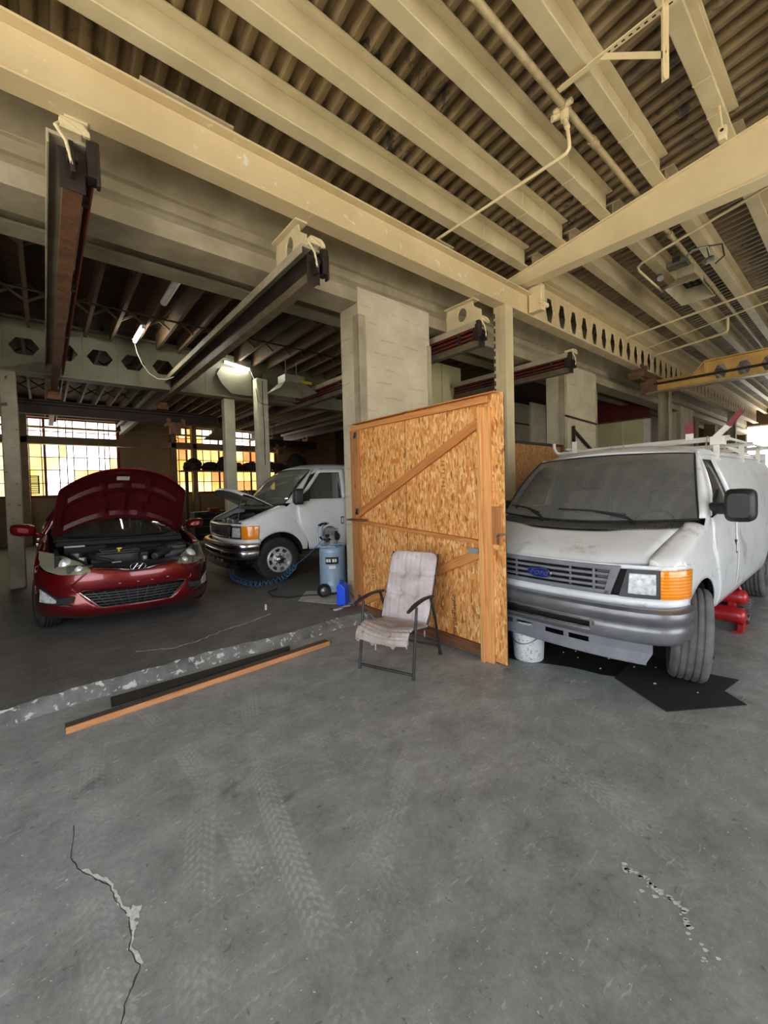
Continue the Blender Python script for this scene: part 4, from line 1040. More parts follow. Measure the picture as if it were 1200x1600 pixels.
    m = MB(); m.prism([(.86,.95),(.86,1.15),(1.05,1.22),(1.30,1.16),(1.38,1.0),(1.30,.85)], -.86, .86, 'y'); m.build('dashboard', DASH, R, bevel=.02)
    m = MB(); m.box(2.42,2.46,-.93,.93,.52,1.35); m.box(2.42,2.46,-.76,.76,1.35,1.86); m.build('bulkhead', worn('bulkhead_grey',(120,116,108),(96,92,84),None,rough=.7), R)
    m = MB(); m.box(1.3,2.4,-.90,.90,.52,.56); m.build('cab_floor', DARKIN, R)
    for v in (-.45, .45):
        m = MB(); m.box(1.58,2.08,v-.25,v+.25,.78,.95); m.prism([(1.98,.9),(2.13,.9),(2.27,1.50),(2.17,1.53)], v-.25, v+.25, 'y'); m.prism([(2.16,1.53),(2.26,1.52),(2.30,1.70),(2.22,1.72)], v-.13, v+.13, 'y'); m.box(1.62,2.03,v-.2,v+.2,.56,.78)
        m.build('seat', SEATM, R, bevel=.05, segs=3)
    m = MB(); c = Vector((1.42,-.45,1.18)); ax = Vector((-.75,0,.66)).normalized(); a = Vector((0,1,0)); b = ax.cross(a)
    m.tube([c + (a*cos(2*pi*k/28)+b*sin(2*pi*k/28))*.19 for k in range(28)], .016, 8, True); m.tube([c - a*.19, c - ax*.03, c + a*.19], .016, 6); m.tube([c, c-ax*.25], .03, 8); m.build('steering_wheel', BLACKP, R)
    # engine bay
    m = MB(); m.box(.30, .90, -.72, .72, .62, .66); m.box(.86,.90,-.80,.80,.62,1.15)
    for s in (-1,1): m.box(.32,.88,min(s*.72,s*.76),max(s*.72,s*.76),.62,.98)
    m.build('engine_bay', DARKIN, R)
    if hood_deg:
        m = MB(); m.box(.20,.30,-.70,.70,.90,.97); m.box(.20,.26,-.72,-.5,.80,.97); m.build('radiator_support', STEEL, R, bevel=.008)
        m = MB(); m.box(.36,.62,-.70,-.46,.66,1.04); m.box(.38,.60,.30,.62,.66,1.02); m.build('battery_box', BLACKP, R, bevel=.015)
        m = MB(); m.tube([(.34,-.2,.98),(.5,-.15,1.08),(.66,-.2,1.10),(.80,-.1,1.08)], .075, 12); m.tube([(.3,.2,1.0),(.45,.12,1.08),(.7,.1,1.10)], .05, 10); m.box(.55,.85,-.25,.30,.70,1.04); m.build('air_intake', BLACKP, R, smooth=40)
        m = MB(); m.box(.24,.36,-.40,-.12,.92,1.05); m.cyl((.30,.05,.95),(.30,.05,1.06),.05); m.box(.26,.36,.14,.3,.94,1.02); m.tube([(.3,-.5,1.0),(.5,-.6,1.08),(.8,-.62,1.05)], .02, 8); m.build('reservoir', STEEL, R, bevel=.01)
    # wheels
    RX = AX+3.505
    for s, uu, st, cb in ((-1,AX,steer,camber),(1,AX,steer,camber*-.3),(-1,RX,0,0),(1,RX,0,0)):
        wheel(R, (uu, s*(.835 if hubs or uu > 2 else .885), .372), .372, .245 if hubs or uu > 2 else .26, .215, tmat, hubs, st, cb, s)
    return R

v1 = van('white_van', 'dusty white van with ladder rack and scuffed grey bumper, nose towards the plywood gate', 3.20, 1.83, 0, VP_D, 0, 0, False, False, GL_DUSTY, GL_SIDE, TIRE_D, radians(17), radians(4))
v2 = van('white_van', 'white van with raised hood, chrome bumper and door ajar, behind the air compressor', 2.19, 7.28, .1, VP_C, 16, 50, True, True, GL_V2, GL_SIDE, TIRE_K, 0, 0)
v2.rotation_euler[2] = radians(-2.5)
# ladder rack on the nearer van
RED = plain('red_paint', (118,28,36), .5)
t = thing('ladder_rack', 'white ladder rack with red tipped stops on the dusty van roof', 'ladder rack', (3.52, 1.83, -.11))
for u in (1.98, 3.3, 4.5):
    m = MB(); m.tube([(u,-.90,2.165),(u,-.2,2.16),(u,.4,2.15),(u,.92,2.13)], .028, 4); m.build('crossbar', WHITEP, t)
    for s in (-1,1):
        m = MB(); m.bar((u,s*.79,1.945),(u,s*.79,2.15),.05,.03,(1,0,0)); m.bar((u+.05,s*.79,1.95),(u+.18,s*.76,1.96),.06,.015); m.build('foot', WHITEP, t)
for s in (-1,1):
    m = MB(); m.tube([(1.98,s*.82,2.19),(4.9,s*.82,2.19)], .016, 8); m.build('side_rail', WHITEP, t)
m = MB(); m.tube([(1.98,.90,2.13),(1.96,.95,2.15),(1.95,.98,2.21),(1.95,.985,2.28)], .02, 8); m.build('curved_hook', WHITEP, t)
m = MB(); m.box(1.92,1.935,.66,.72,2.13,2.28); m.build('stop_plate', WHITEP, t)
m = MB(); m.box(1.93,1.95,-.60,-.53,2.17,2.24); pz_ = m.build('stop_plate', WHITEP, t)
m = MB(); m.box(1.928,1.952,-.60,-.53,2.24,2.345); m.build('red_tip', RED, pz_)
m = MB(); m.bar((1.98,-.78,2.18),(1.97,-.90,2.30),.05,.03,(1,0,0)); pz_ = m.build('angled_arm', WHITEP, t)
m = MB(); m.bar((1.97,-.89,2.29),(1.96,-1.0,2.44),.05,.03,(1,0,0)); m.build('red_tip', RED, pz_)
m = MB(); m.box(1.94,2.06,-.86,-.74,2.10,2.19); m.build('arm_bracket', WHITEP, t, bevel=.004)
STRAP = worn('tan_strap', (178,162,132), (150,134,104), None, scale=10, rough=.9)
for pts in ([(1.96,-.72,2.20),(1.95,-.70,2.05),(1.97,-.76,1.985),(2.02,-.80,1.99),(2.10,-.84,2.06),(2.12,-.84,2.12)], [(1.97,.25,2.17),(1.96,.22,2.10),(1.99,.1,2.075)], [(1.97,.12,2.18),(1.96,.05,2.12),(1.98,-.02,2.08)]):
    m = MB(); rows = [[Vector(p)+Vector((-.02,0,0)), Vector(p)+Vector((.02,0,0))] for p in pts]; m.grid(rows); m.build('strap', STRAP, t, solid=.004)
m = MB(); m.box(1.99,2.03,-.66,-.63,1.99,2.07); m.build('blue_clip', plain('clip_blue',(120,170,206),.5), t)
m = MB(); m.cyl((2.0,-.78,1.98),(2.0,-.78,2.07),.035,n=12); m.build('tan_spacer', STRAP, t)
for s in (.32,):
    m = MB(); m.tube([(2.55,-.9,2.02),(2.55,-.78,2.10),(3.0,-.78,2.10),(3.0,-.9,2.02),(2.55,-.9,2.02)], .010, 6); m.build('wire_bracket', WHITEP, t)
# ------------------------------------------------------------------ red car with its hood up
def car_paint():
    t = NT('dark_red_car_paint'); v = t.coord()
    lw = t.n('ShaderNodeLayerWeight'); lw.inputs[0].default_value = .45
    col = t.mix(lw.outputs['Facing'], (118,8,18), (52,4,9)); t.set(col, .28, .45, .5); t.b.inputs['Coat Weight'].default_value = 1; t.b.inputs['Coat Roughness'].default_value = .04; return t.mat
CARP = car_paint(); LINER = worn('hood_underside_red', (74,12,18), (56,9,13), None, scale=4, rough=.38, bump=0)
CLENS = worn('hazed_headlamp', (206,206,178), (176,174,140), None, scale=4, rough=.12, bump=0, coat=1)
CW = [(.17,.80),(.25,.85),(.40,.882),(.55,.89),(.70,.885),(.82,.865),(.92,.83),(.97,.80)]
def car():
    R = thing('red_car', 'dark red sedan with its hood raised, beside the thick stained post', 'car', (.75, 5.24, .125), pi/2)
    ROLL = .03
    B = bpy.data.objects.new('body', None)
    OUT = [(.0,0),(.006,.12),(.022,.26),(.052,.40),(.10,.53),(.165,.64),(.25,.73),(.35,.80),(.45,.85),(.54,.88)]
    zoff = lambda z: interp(z, [(.17,-.10),(.21,-.045),(.27,-.005),(.33,.0),(.45,-.012),(.52,.006),(.60,.010),(.66,-.002),(.71,-.03),(.75,-.075),(.79,-.14),(.9,-.28)])
    def ot(d, off=0, z=None):
        s = 1 if d >= 0 else -1; d = abs(d); L = 0
        if z is not None: off += zoff(z)*(1 if d < .75 else max(.3, 1-(d-.75)*1.6))
        for (u0,v0),(u1,v1) in zip(OUT, OUT[1:]):
            g = sqrt((u1-u0)**2+(v1-v0)**2)
            if L+g >= d or (u1,v1) == OUT[-1]:
                t = min(1,(d-L)/g); n = Vector((-(v1-v0), (u1-u0), 0)).normalized()
                p = Vector((lerp(u0,u1,t), s*lerp(v0,v1,t), 0)) + Vector((n.x, s*n.y, 0))*off; p.z = z or 0; return p
            L += g
    dv = {}
    def dist(v):
        v = abs(v); L = 0
        for (u0,v0),(u1,v1) in zip(OUT, OUT[1:]):
            g = sqrt((u1-u0)**2+(v1-v0)**2)
            if v1 >= v: return L + g*(v-v0)/(v1-v0)
            L += g
        return L
    DL = dist(.879)
    te = lambda z: dist(interp(z, [(.29,.34),(.46,.52)]))
    hl_lo = lambda v: interp(v, [(.42,.668),(.52,.650),(.68,.652),(.80,.685),(.90,.76)])
    hl_hi = lambda v: interp(v, [(.42,.690),(.52,.755),(.66,.815),(.78,.85),(.90,.87)])
    zs = [.17,.19,.22,.26,.29,.33,.37,.42,.46,.50,.54,.58,.62,.66,.69,.715,.735]
    S = [-1+ k/20 for k in range(41)]
    def colpos(s, z):
        e = te(min(.46, max(.29, z))); a = abs(s); g = 1 if s >= 0 else -1
        return g*(a/.45*e if a <= .45 else lerp(e, DL, (a-.45)/.55))
    rows = []
    for z in zs:
        row = []
        for s in S:
            d = colpos(s, z); p = ot(d, 0, z)
            top = .735 - .0*abs(s)
            if z > .60 and abs(p.y) > .42:     # sweep below the headlamps
                q = hl_lo(abs(p.y)); zz = lerp(.60, min(q, .735), (z-.60)/.135); p = ot(d, 0, zz)
            row.append(p)
        rows.append(row)
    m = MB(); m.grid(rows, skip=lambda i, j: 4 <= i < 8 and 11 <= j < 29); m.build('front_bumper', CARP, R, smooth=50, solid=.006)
    m = MB(); m.grid([[ot(d*te(z), -.07, z) for d in [-1.05+2.1*k/16 for k in range(17)]] for z in (.27,.36,.48)]); m.build('grille_backing', DARKIN, R)
    m = MB()
    for z in (.315,.345,.375,.405,.432): m.grid([[ot(d*te(z)*.99, -.012, z+dz) for d in [-1+2*k/20 for k in range(21)]] for dz in (-.006,.006)])
    for d in [-.8+.2*k for k in range(9)]: m.grid([[ot(d*te(z)+dd, -.028, z) for dd in (-.006,.006)] for z in (.29,.38,.46)])
    m.build('lower_grille', BLACKP, R, solid=.02)
    m = MB(); m.tube([ot(te(z), .006, z) for z in (.46,.42,.37,.32,.295)] + [ot(te(.29)*q, .006, .288) for q in (.94,.6,.2,-.2,-.6,-.94)] + [ot(-te(z), .006, z) for z in (.295,.32,.37,.42,.46)], .007, 6); m.build('grille_trim', CHROME, R)
    # moulded edges of the bumper
    for s in (-1,1):
        m = MB(); m.tube([ot(s*dist(v), .004, z) for v, z in ((.46,.665),(.52,.60),(.575,.545),(.585,.50),(.55,.47))], .010, 8); m.build('bumper_crease', CARP, R, smooth=60)
        # fog lamp
        m = MB(); rr = []
        for k in range(9):
            t = k/8; v = lerp(.60,.845,t); z0 = lerp(.325,.345,t); z1 = lerp(.338,.52,t**1.1); rr.append([ot(s*dist(v), .008, lerp(z0,z1,q/4)) for q in range(5)])
        m.grid(rr); m.build('fog_lamp_bezel', BLACKP, R, solid=.006)
        m = MB(); rr = []
        for k in range(7):
            t = k/6; v = lerp(.70,.83,t); z0 = .355; z1 = lerp(.385,.49,t); rr.append([ot(s*dist(v), .016, lerp(z0,z1,q/3)) for q in range(4)])
        m.grid(rr); m.build('fog_lamp', HLAMP, R, solid=.006)
        m = MB(); m.tube([ot(s*dist(v), .016, z) for v, z in ((.58,.325),(.66,.335),(.75,.343),(.845,.352))], .008, 6); m.build('fog_lamp_trim', CHROME, R)
        # headlight
        m = MB(); rr = []; bk = []
        for k in range(13):
            t = k/12; v = lerp(.425,.872,t); lo, hi = hl_lo(v), hl_hi(v)
            row = []
            for q in range(7):
                z = lerp(lo, hi, q/6); p = ot(s*dist(v), .004, min(z,.74)); p.x += max(0, z-.70)*1.25*(1 if v > .5 else .6); p.z = z; row.append(p)
            rr.append(row); bk.append([p + Vector((.02,-s*.004,0)) for p in row])
        m.grid(bk); hl = m.build('headlight', worn('lamp_bowl',(150,148,126),(96,94,80),None,scale=14,rough=.25,metal=.6,bump=0), R, smooth=50)
        m = MB(); m.grid(rr); m.build('lens', GL_LENS, hl, smooth=180)
        m = MB(); c = ot(s*dist(.69), -.03, .735); c.x += .035; c.z = .735
        m.lathe([(.075,-.02),(.070,.0),(.05,.03),(.03,.04),(.0001,.042)], c, (-1, s*.35, .1), n=24); m.build('reflector', HLAMP, hl, smooth=60)
        m = MB(); c = ot(s*dist(.54), -.015, .69); c.z = .695; m.lathe([(.045,-.015),(.04,.0),(.02,.02),(.0001,.022)], c, (-1, s*.3, .1), n=20); m.build('reflector', HLAMP, hl, smooth=60)
    # chrome wing bar and oval badge
    m = MB(); rr = []
    for k in range(33):
        d = -.40+.8*k/32; a = abs(d); z = interp(a, [(0,.668),(.06,.668),(.10,.676),(.20,.694),(.40,.715)]); w = interp(a, [(0,.012),(.10,.018),(.2,.013),(.40,.005)])
        rr.append([ot(d, .030, z-w)+Vector((0,0,0)), ot(d, .040, z), ot(d, .026, z+w)])
    m.grid(rr); m.build('grille_wing', CHROME, R, smooth=60, solid=.006)
    m = MB(); rr = []
    for k in range(33):
        d = -.40+.8*k/32; a = abs(d); z = interp(a, [(0,.668),(.10,.676),(.40,.715)]); rr.append([ot(d, .018, z+.008), ot(d, .002, max(z+.02,.735))])
    m.grid(rr); m.build('upper_grille', BLACKP, R, solid=.004)
    c = ot(0, .052, .70); N = 28
    m = MB(); m.tube([c + Vector((.004*0, .075*cos(2*pi*k/N), .038*sin(2*pi*k/N))) for k in range(N)], .006, 6, True)
    for s in (-1,1): m.tube([c+Vector((0,s*.026-.022,.031)), c+Vector((-.004,s*.028,0)), c+Vector((0,s*.026+.022,-.031))], .0065, 6)
    m.tube([c+Vector((0,.028,-.008)), c+Vector((-.004,0,.0)), c+Vector((0,-.028,.008))], .006, 6); m.build('badge', CHROME, R, smooth=60)
    m = MB()
    for d, z in ((-.14,.53),(.0,.53),(.17,.53),(-.30,.54)): m.obox(ot(d, .010, z), (.006,.022,.006))
    m.build('plate_screw', CHROME, R)
    # engine bay
    m = MB(); m.box(.12,1.22,-.70,.70,.36,.42); m.box(1.18,1.22,-.72,.72,.42,.93)
    for s in (-1,1): m.box(.30,1.2,min(s*.68,s*.72),max(s*.68,s*.72),.42,.84)
    m.build('engine_bay', DARKIN, R)
    ENG = worn('engine_plastic', (50,50,50), (36,36,36), (92,90,86), scale=8, spot=.66, rough=.42, bump=.15)
    m = MB(); m.box(.14,.22,-.62,.62,.66,.735); m.box(.10,.16,-.30,.30,.70,.735); m.build('radiator_support', ENG, R, bevel=.01)
    m = MB(); m.box(.42,.86,-.18,.40,.60,.80); m.box(.46,.82,-.12,.34,.80,.82); m.tube([(.5,-.1,.83),(.5,.3,.83)],.018,8); m.tube([(.62,-.1,.83),(.62,.3,.83)],.018,8); m.tube([(.74,-.1,.83),(.74,.3,.83)],.018,8); m.build('engine_cover', ENG, R, bevel=.02)
    m = MB(); m.box(.55,.85,-.64,-.40,.55,.84); m.box(.56,.84,-.63,-.41,.84,.855); m.build('battery_cover', ENG, R, bevel=.01)
    m = MB(); m.box(.36,.52,-.62,-.34,.60,.80); m.tube([(.2,-.2,.76),(.3,-.3,.79),(.42,-.42,.80),(.6,-.30,.80)], .045, 10); m.build('air_box', ENG, R, bevel=.012)
    m = MB(); m.box(.86,1.1,-.55,.0,.70,.84); m.box(.9,1.1,.2,.62,.66,.86); m.box(1.04,1.18,-.7,.7,.86,.915); m.build('bulkhead_tray', BLACK, R, bevel=.01)
    m = MB(); m.tube([(.25,.2,.74),(.35,.35,.78),(.55,.48,.76),(.8,.5,.80)], .022, 8); m.tube([(.3,-.05,.76),(.42,-.1,.82),(.5,-.25,.83)], .014, 8); m.tube([(.22,.45,.74),(.4,.55,.79),(.6,.58,.80)], .016, 8); m.build('hoses', BLACK, R)
    m = MB(); m.box(.9,1.05,.42,.62,.86,.88); m.cyl((.35,.48,.72),(.35,.48,.80),.045); m.cyl((.62,.52,.72),(.62,.52,.82),.06); m.cyl((.3,-.12,.70),(.3,-.12,.77),.035); m.build('fluid_cap', STEEL, R)
    m = MB(); m.tube([(.48,.12,.82),(.47,.12,.855),(.46,.14,.86),(.46,.10,.86),(.47,.12,.855)], .010, 8); m.build('dipstick', plain('dipstick_yellow',(230,190,50),.4), R)
    m = MB(); m.obox((.165,.18,.742),(.05,.09,.004)); m.build('service_label', WHITEP, R)
    # body sides
    AX, AR, AZ = .90, .355, .315
    def P(u, z, s): 
        w = smooth_interp(z, CW); 
        if u < .60: w = min(w, w*lerp(.985,1,(u-.5)/.1))
        return Vector((u, s*w, z))
    for s in (-1,1):
        m = MB(); rows = []
        us = sorted(set([.535+.82*k/44 for k in range(45)] + [AX-AR+e for e in (-.002,.002,.01,.03)] + [AX+AR-e for e in (-.002,.002,.01,.03)]))
        for u in us:
            d = abs(u-AX); zb = AZ+sqrt(AR*AR-d*d) if d < AR else .20; zt = interp(u, [(.53,.70),(.75,.83),(1.0,.90),(1.36,.955)])
            row = [P(u, lerp(zb, zt, k/10), s) for k in range(11)]; y0 = abs(row[-1].y)
            for k in range(1,6):
                a = pi/2*k/5; row.append(Vector((u, s*lerp(y0, min(y0-.03,.76), 1-cos(a)), zt+.035*sin(a))))
            rows.append(row)
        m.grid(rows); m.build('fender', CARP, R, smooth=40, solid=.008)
        m = MB(); rows = []
        for k in range(19):
            a = pi*k/18; rows.append([(AX-AR*cos(a), s*y, AZ+AR*sin(a)) for y in (.5,.84)])
        m.grid(rows); m.build('wheel_well', DARKIN, R)
        for u0, u1 in ((1.365,2.36),(2.375,3.25)):
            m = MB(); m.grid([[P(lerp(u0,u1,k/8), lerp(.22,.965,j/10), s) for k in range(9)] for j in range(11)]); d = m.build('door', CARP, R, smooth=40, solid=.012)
            m = MB(); m.obox(P(u1-.15,.80,s)+Vector((0,s*.012,0)),(.16,.02,.03)); m.build('handle', CHROME, d, bevel=.006)
        m = MB(); us = [3.265+1.2*k/40 for k in range(41)]
        m.grid([[P(u, lerp((AZ+sqrt(max(0,AR*AR-(u-3.6)**2)) if abs(u-3.6) < AR else .22), .965, k/8), s) for k in range(9)] for u in us]); m.build('rear_quarter', CARP, R, smooth=40, solid=.01)
        # greenhouse side
        cant = [(1.42,.975),(1.75,1.18),(2.10,1.36),(2.6,1.425),(3.1,1.40),(3.6,1.25),(4.0,1.06)]
        wy = lambda z: lerp(.80,.57,(z-.965)/.46)
        m = MB(); m.grid([[Vector((u, s*wy(lerp(.97,z,k/4)), lerp(.97,z,k/4))) for k in range(5)] for u, z in cant]); m.build('side_glass', GL_CAR, R, solid=.004)
        m = MB(); m.tube([Vector((u, s*(wy(z)+.004), z)) for u, z in cant], .028, 8); m.tube([Vector((2.37,s*wy(.97),.97)),Vector((2.42,s*wy(1.4),1.40))], .03, 8); m.build('roof_rail', CARP, R, smooth=60)
        # mirror
        m = MB(); c = Vector((1.52, s*1.0, 1.055)); rows = []
        e = lambda x: abs(x)**.6*(1 if x > 0 else -1)
        for k in range(9):
            t = -1+2*k/8; w = 1-abs(t)**3*.6
            rows.append([c + Vector((.075*t, s*.125*e(cos(2*pi*j/18))*w, .075*e(sin(2*pi*j/18))*w + .012*cos(2*pi*j/18))) for j in range(18)])
        m.grid(rows, cv=True); m.add(rows[0],[tuple(range(18))]); m.add(rows[-1],[tuple(range(18))]); m.tube([c+Vector((.02,-s*.10,-.03)), (1.56,s*.80,.96)], .028, 8); m.build('mirror', CARP, R, smooth=50)
    # windscreen, roof, rear
    WB = lambda v: (1.08+.34*(abs(v)/.72)**2, .955+.01*(abs(v)/.72)**2); WTp = lambda v: (2.02+.08*(abs(v)/.55)**2, 1.40-.035*(abs(v)/.55)**2)
    rows = []
    for k in range(9):
        t = k/8; rows.append([Vector((lerp(WB(q*.72)[0],WTp(q*.55)[0],t)-.03*sin(pi*t), lerp(q*.72,q*.55,t), lerp(WB(q*.72)[1],WTp(q*.55)[1],t)+.035*sin(pi*t))) for q in [-1+k2/10 for k2 in range(21)]])
    m = MB(); m.grid(rows); m.build('windscreen', GL_CAR, R, smooth=180)
    m = MB(); m.grid([[Vector((lerp(2.02+.08*(v/.55)**2, 3.25, k/8), v, 1.40-.035*(v/.55)**2+.04*sin(pi*k/8))) for v in [-.57+1.14*j/12 for j in range(13)]] for k in range(9)]); m.build('roof', CARP, R, smooth=60, solid=.01)
    m = MB(); m.grid([[Vector((lerp(3.25,4.0,k/4), v*lerp(1,1.2,k/4), lerp(1.40-.035*(v/.55)**2,1.05,k/4))) for v in [-.57+1.14*j/8 for j in range(9)]] for k in range(5)]); m.build('rear_glass', GL_CAR, R)
    m = MB(); m.grid([[Vector((lerp(4.0,4.5,k/3), v, lerp(1.05,.98,k/3))) for v in (-.72,0,.72)] for k in range(4)]); m.box(4.44,4.5,-.82,.82,.3,.98); m.build('boot_lid', CARP, R)
    m = MB(); m.prism([(1.22,.70),(1.22,.93),(1.45,.97),(1.75,.92),(1.75,.70)], -.70, .70, 'y'); m.build('dashboard', BLACKP, R, bevel=.02)
    for v in (-.36,.36):
        m = MB(); m.box(1.95,2.45,v-.24,v+.24,.40,.58); m.prism([(2.35,.5),(2.5,.5),(2.66,1.1),(2.55,1.12)], v-.23, v+.23, 'y'); m.prism([(2.56,1.12),(2.65,1.11),(2.68,1.30),(2.60,1.31)], v-.12, v+.12, 'y'); m.build('seat', SEATM, R, bevel=.04)
    m = MB(); m.box(1.3,4.3,-.78,.78,.20,.30); m.box(.3,1.3,-.5,.5,.19,.30); m.build('underbody', DARKIN, R)
    m = MB(); c = Vector((1.85,-.36,.93)); ax = Vector((-.9,0,.45)).normalized(); a = Vector((0,1,0)); b = ax.cross(a)
    m.tube([c+(a*cos(2*pi*k/24)+b*sin(2*pi*k/24))*.18 for k in range(24)], .015, 6, True); m.build('steering_wheel', BLACKP, R)
    # raised hood
    H = bpy.data.objects.new('hood', None); COL.objects.link(H); H.parent = R
    rows = []; inn = []
    for k in range(17):
        t = k/16; row = []; ri = []
        for j in range(29):
            q = -1+2*j/28; vf, vr = q*.66, q*.74
            u0 = .15+.33*abs(q)**2.3; u1 = 1.02+.31*abs(q)**2.0; u = lerp(u0,u1,t); v = lerp(vf,vr,t**.7)
            z = lerp(.735+.0*abs(q), .965, t**.75) + .035*(1-q*q)*sin(pi*min(1,t*.9+.08)) + .03*abs(q)**3*(1-t)
            row.append(Vector((u,v,z)))
            tr = 1 if (t < .10 or t > .88 or abs(q) > .88 or abs(t-.40+.0*q) < .045 or abs(abs(q)-.0) < .04 or abs(abs(q)-.42+.15*t) < .045) else 0
            ri.append(Vector((lerp(u, .65, .02), v*.975, z-.012-.034*tr)))
        rows.append(row); inn.append(ri)
    m = MB(); m.grid(rows); m.build('hood_skin', CARP, H, smooth=60, solid=.006)
    m = MB(); m.grid(inn); m.build('inner_frame', LINER, H, smooth=25)
    m = MB(); m.obox((.30,.06,.755),(.05,.13,.006)); m.build('caution_label', worn('grey_label',(150,146,140),None,None,rough=.6), H)
    hp = Vector((1.31,0,.985)); H.matrix_local = Matrix.Translation(hp) @ Matrix.Rotation(radians(56), 4, 'Y') @ Matrix.Translation(-hp)
    for s in (-1,1):
        m = MB(); m.tube([(1.27,s*.70,.93),(1.22,s*.72,1.02),(1.12,s*.72,1.10)], .014, 6); m.build('hood_hinge', BLACKP, R)
    for s, uu, dz in ((-1,AX,.02),(1,AX,-.025),(-1,3.60,.02),(1,3.60,-.025)):
        wheel(R, (uu, s*.775, .317+dz-.005), .317, .205, .205, TIRE_K, False, radians(9) if uu < 2 else 0, 0, s)
    R.rotation_euler = (0, 0, pi/2)
    R.matrix_world = Matrix.Translation((.75,5.24,.125)) @ Matrix.Rotation(pi/2, 4, 'Z') @ Matrix.Rotation(ROLL, 4, 'X')
GL_LENS = glass_mat('lamp_lens_glass', .40, dustc=(196,190,160))
car()
# ------------------------------------------------------------------ plywood gate
def osb_mat(name, base=1.0, seed=0):
    t = NT(name); v0 = t.coord(loc=(seed, seed*.7, 0))
    wv = t.n('ShaderNodeTexNoise'); wv.inputs['Scale'].default_value = 2.5; t.l(v0, wv.inputs['Vector'])
    cols = None; hs = None
    for i, (rx, sc) in enumerate(((.3,(50,50,12)),(-.6,(56,56,14)),(1.1,(44,44,16)),(-.15,(80,80,18)))):
        mp = t.n('ShaderNodeMapping'); mp.inputs['Rotation'].default_value = (rx, 0, 0); mp.inputs['Scale'].default_value = sc; mp.inputs['Location'].default_value = (i*3.3, i*1.7, i*2.1)
        ad = t.n('ShaderNodeMix', data_type='VECTOR'); ad.inputs[0].default_value = .06; t.l(v0, ad.inputs[4]); t.l(wv.outputs['Color'], ad.inputs[5]); t.l(ad.outputs[1], mp.inputs['Vector'])
        vo = t.n('ShaderNodeTexVoronoi'); vo.inputs['Scale'].default_value = 1.0; t.l(mp.outputs[0], vo.inputs['Vector'])
        sp = t.n('ShaderNodeSeparateColor'); t.l(vo.outputs['Color'], sp.inputs[0])
        c = t.ramp(sp.outputs[0], [(.0,(142,84,38)),(.12,(192,122,56)),(.5,(216,150,80)),(.8,(230,172,104)),(1,(240,198,138))])
        if cols is None: cols, hs = c, sp.outputs[1]
        else:
            sel = t.step(sp.outputs[2], .55, .6); cols = t.mix(sel, cols, c)
            hs = t.math('ADD', t.math('MULTIPLY', hs, .6), t.math('MULTIPLY', sp.outputs[1], .5))
    blot = t.noise(v0, 1.3, 4, .6); cols = t.mix(t.math('MULTIPLY', t.step(blot, .5, .8), .25), cols, (150,96,44))
    if base != 1: cols = t.mix(1-base, cols, (110,72,36))
    t.set(cols, .6); t.bump(hs, .25, .003); return t.mat
OSB = osb_mat('strand_board'); OSBD = osb_mat('strand_board_brown', .5, 4)
def lumber_mat(name, c1, c2, c3, ax, rot=0):
    t = NT(name); st = [16, 16, 16]; st[ax] = .9
    v = t.coord((1,1,1), (rot,0,0)); mp = t.n('ShaderNodeMapping'); mp.inputs['Scale'].default_value = st; t.l(v, mp.inputs['Vector']); v = mp.outputs['Vector']; n = t.noise(v, 2.2, 5, .6, 1.1); col = t.ramp(n, [(.3,c2),(.6,c1)])
    kn = t.n('ShaderNodeTexVoronoi'); kn.inputs['Scale'].default_value = 1; st2 = [6,6,6]; st2[ax] = 2.2; t.l(t.coord(tuple(st2)), kn.inputs['Vector'])
    k = t.step(kn.outputs['Distance'], .16, .06); col = t.mix(t.math('MULTIPLY', k, .8), col, c3); t.set(col, .6); t.bump(n, .15, .003); return t.mat
LUM_Z = lumber_mat('lumber_upright', (226,166,100), (190,128,70), (110,60,28), 2)
LUM_Y = lumber_mat('lumber_rail', (208,140,78), (174,110,56), (94,50,24), 1)
LUM_B = lumber_mat('lumber_brace', (198,128,68), (164,98,48), (88,46,20), 1, radians(25.6)); LUM_B2 = lumber_mat('lumber_brace_low', (206,138,74), (170,106,52), (92,50,24), 1, radians(24))
LUM_D = lumber_mat('lumber_dirty', (120,80,50), (84,54,34), (50,32,20), 1)
LUM_S = lumber_mat('lumber_stained_upright', (182,122,68), (140,92,50), (76,44,22), 2)
SILV = plain('silver_tape', (190,192,194), .35, .6)
GX = 3.10
g = thing('plywood_gate', 'tall swung-open plywood gate braced with lumber, behind the folding chair', 'gate', (GX, 4.34, 0))
W = dict(parent=g, W=True)
m = MB(); m.box(GX, GX+.012, 3.314, 4.33, .02, 2.435); m.build('strand_board_sheet', OSB, g, W=True)
m = MB(); m.box(GX, GX+.012, 2.055, 3.312, .015, 2.44); m.build('strand_board_sheet', OSB, g, W=True)
m = MB(); m.box(GX+.012, GX+.014, 2.05, 4.33, .02, 2.435); m.build('edge_backing', DARKIN, g, W=True)
m = MB(); m.box(GX-.038, GX, 4.155, 4.32, .06, 2.37); m.box(GX-.004, GX+.03, 4.32, 4.35, .0, 2.36); m.build('hinge_stile', LUM_S, g, W=True, bevel=.004)
m = MB(); m.box(GX-.075, GX-.0, 2.245, 2.285, .0, 2.33); m.box(GX-.038, GX, 2.175, 2.245, .0, 2.33); m.build('latch_stile', LUM_Z, g, W=True, bevel=.004)
m = MB(); m.box(GX-.038, GX, 2.20, 4.30, 2.365, 2.425); m.box(GX-.06,GX+.03,2.10,4.25,2.44,2.45); m.build('top_rail', LUM_Y, g, W=True, bevel=.004)
m = MB(); m.box(GX-.04, GX, 2.29, 4.30, .035, .135); m.build('bottom_rail', LUM_D, g, W=True, bevel=.006)
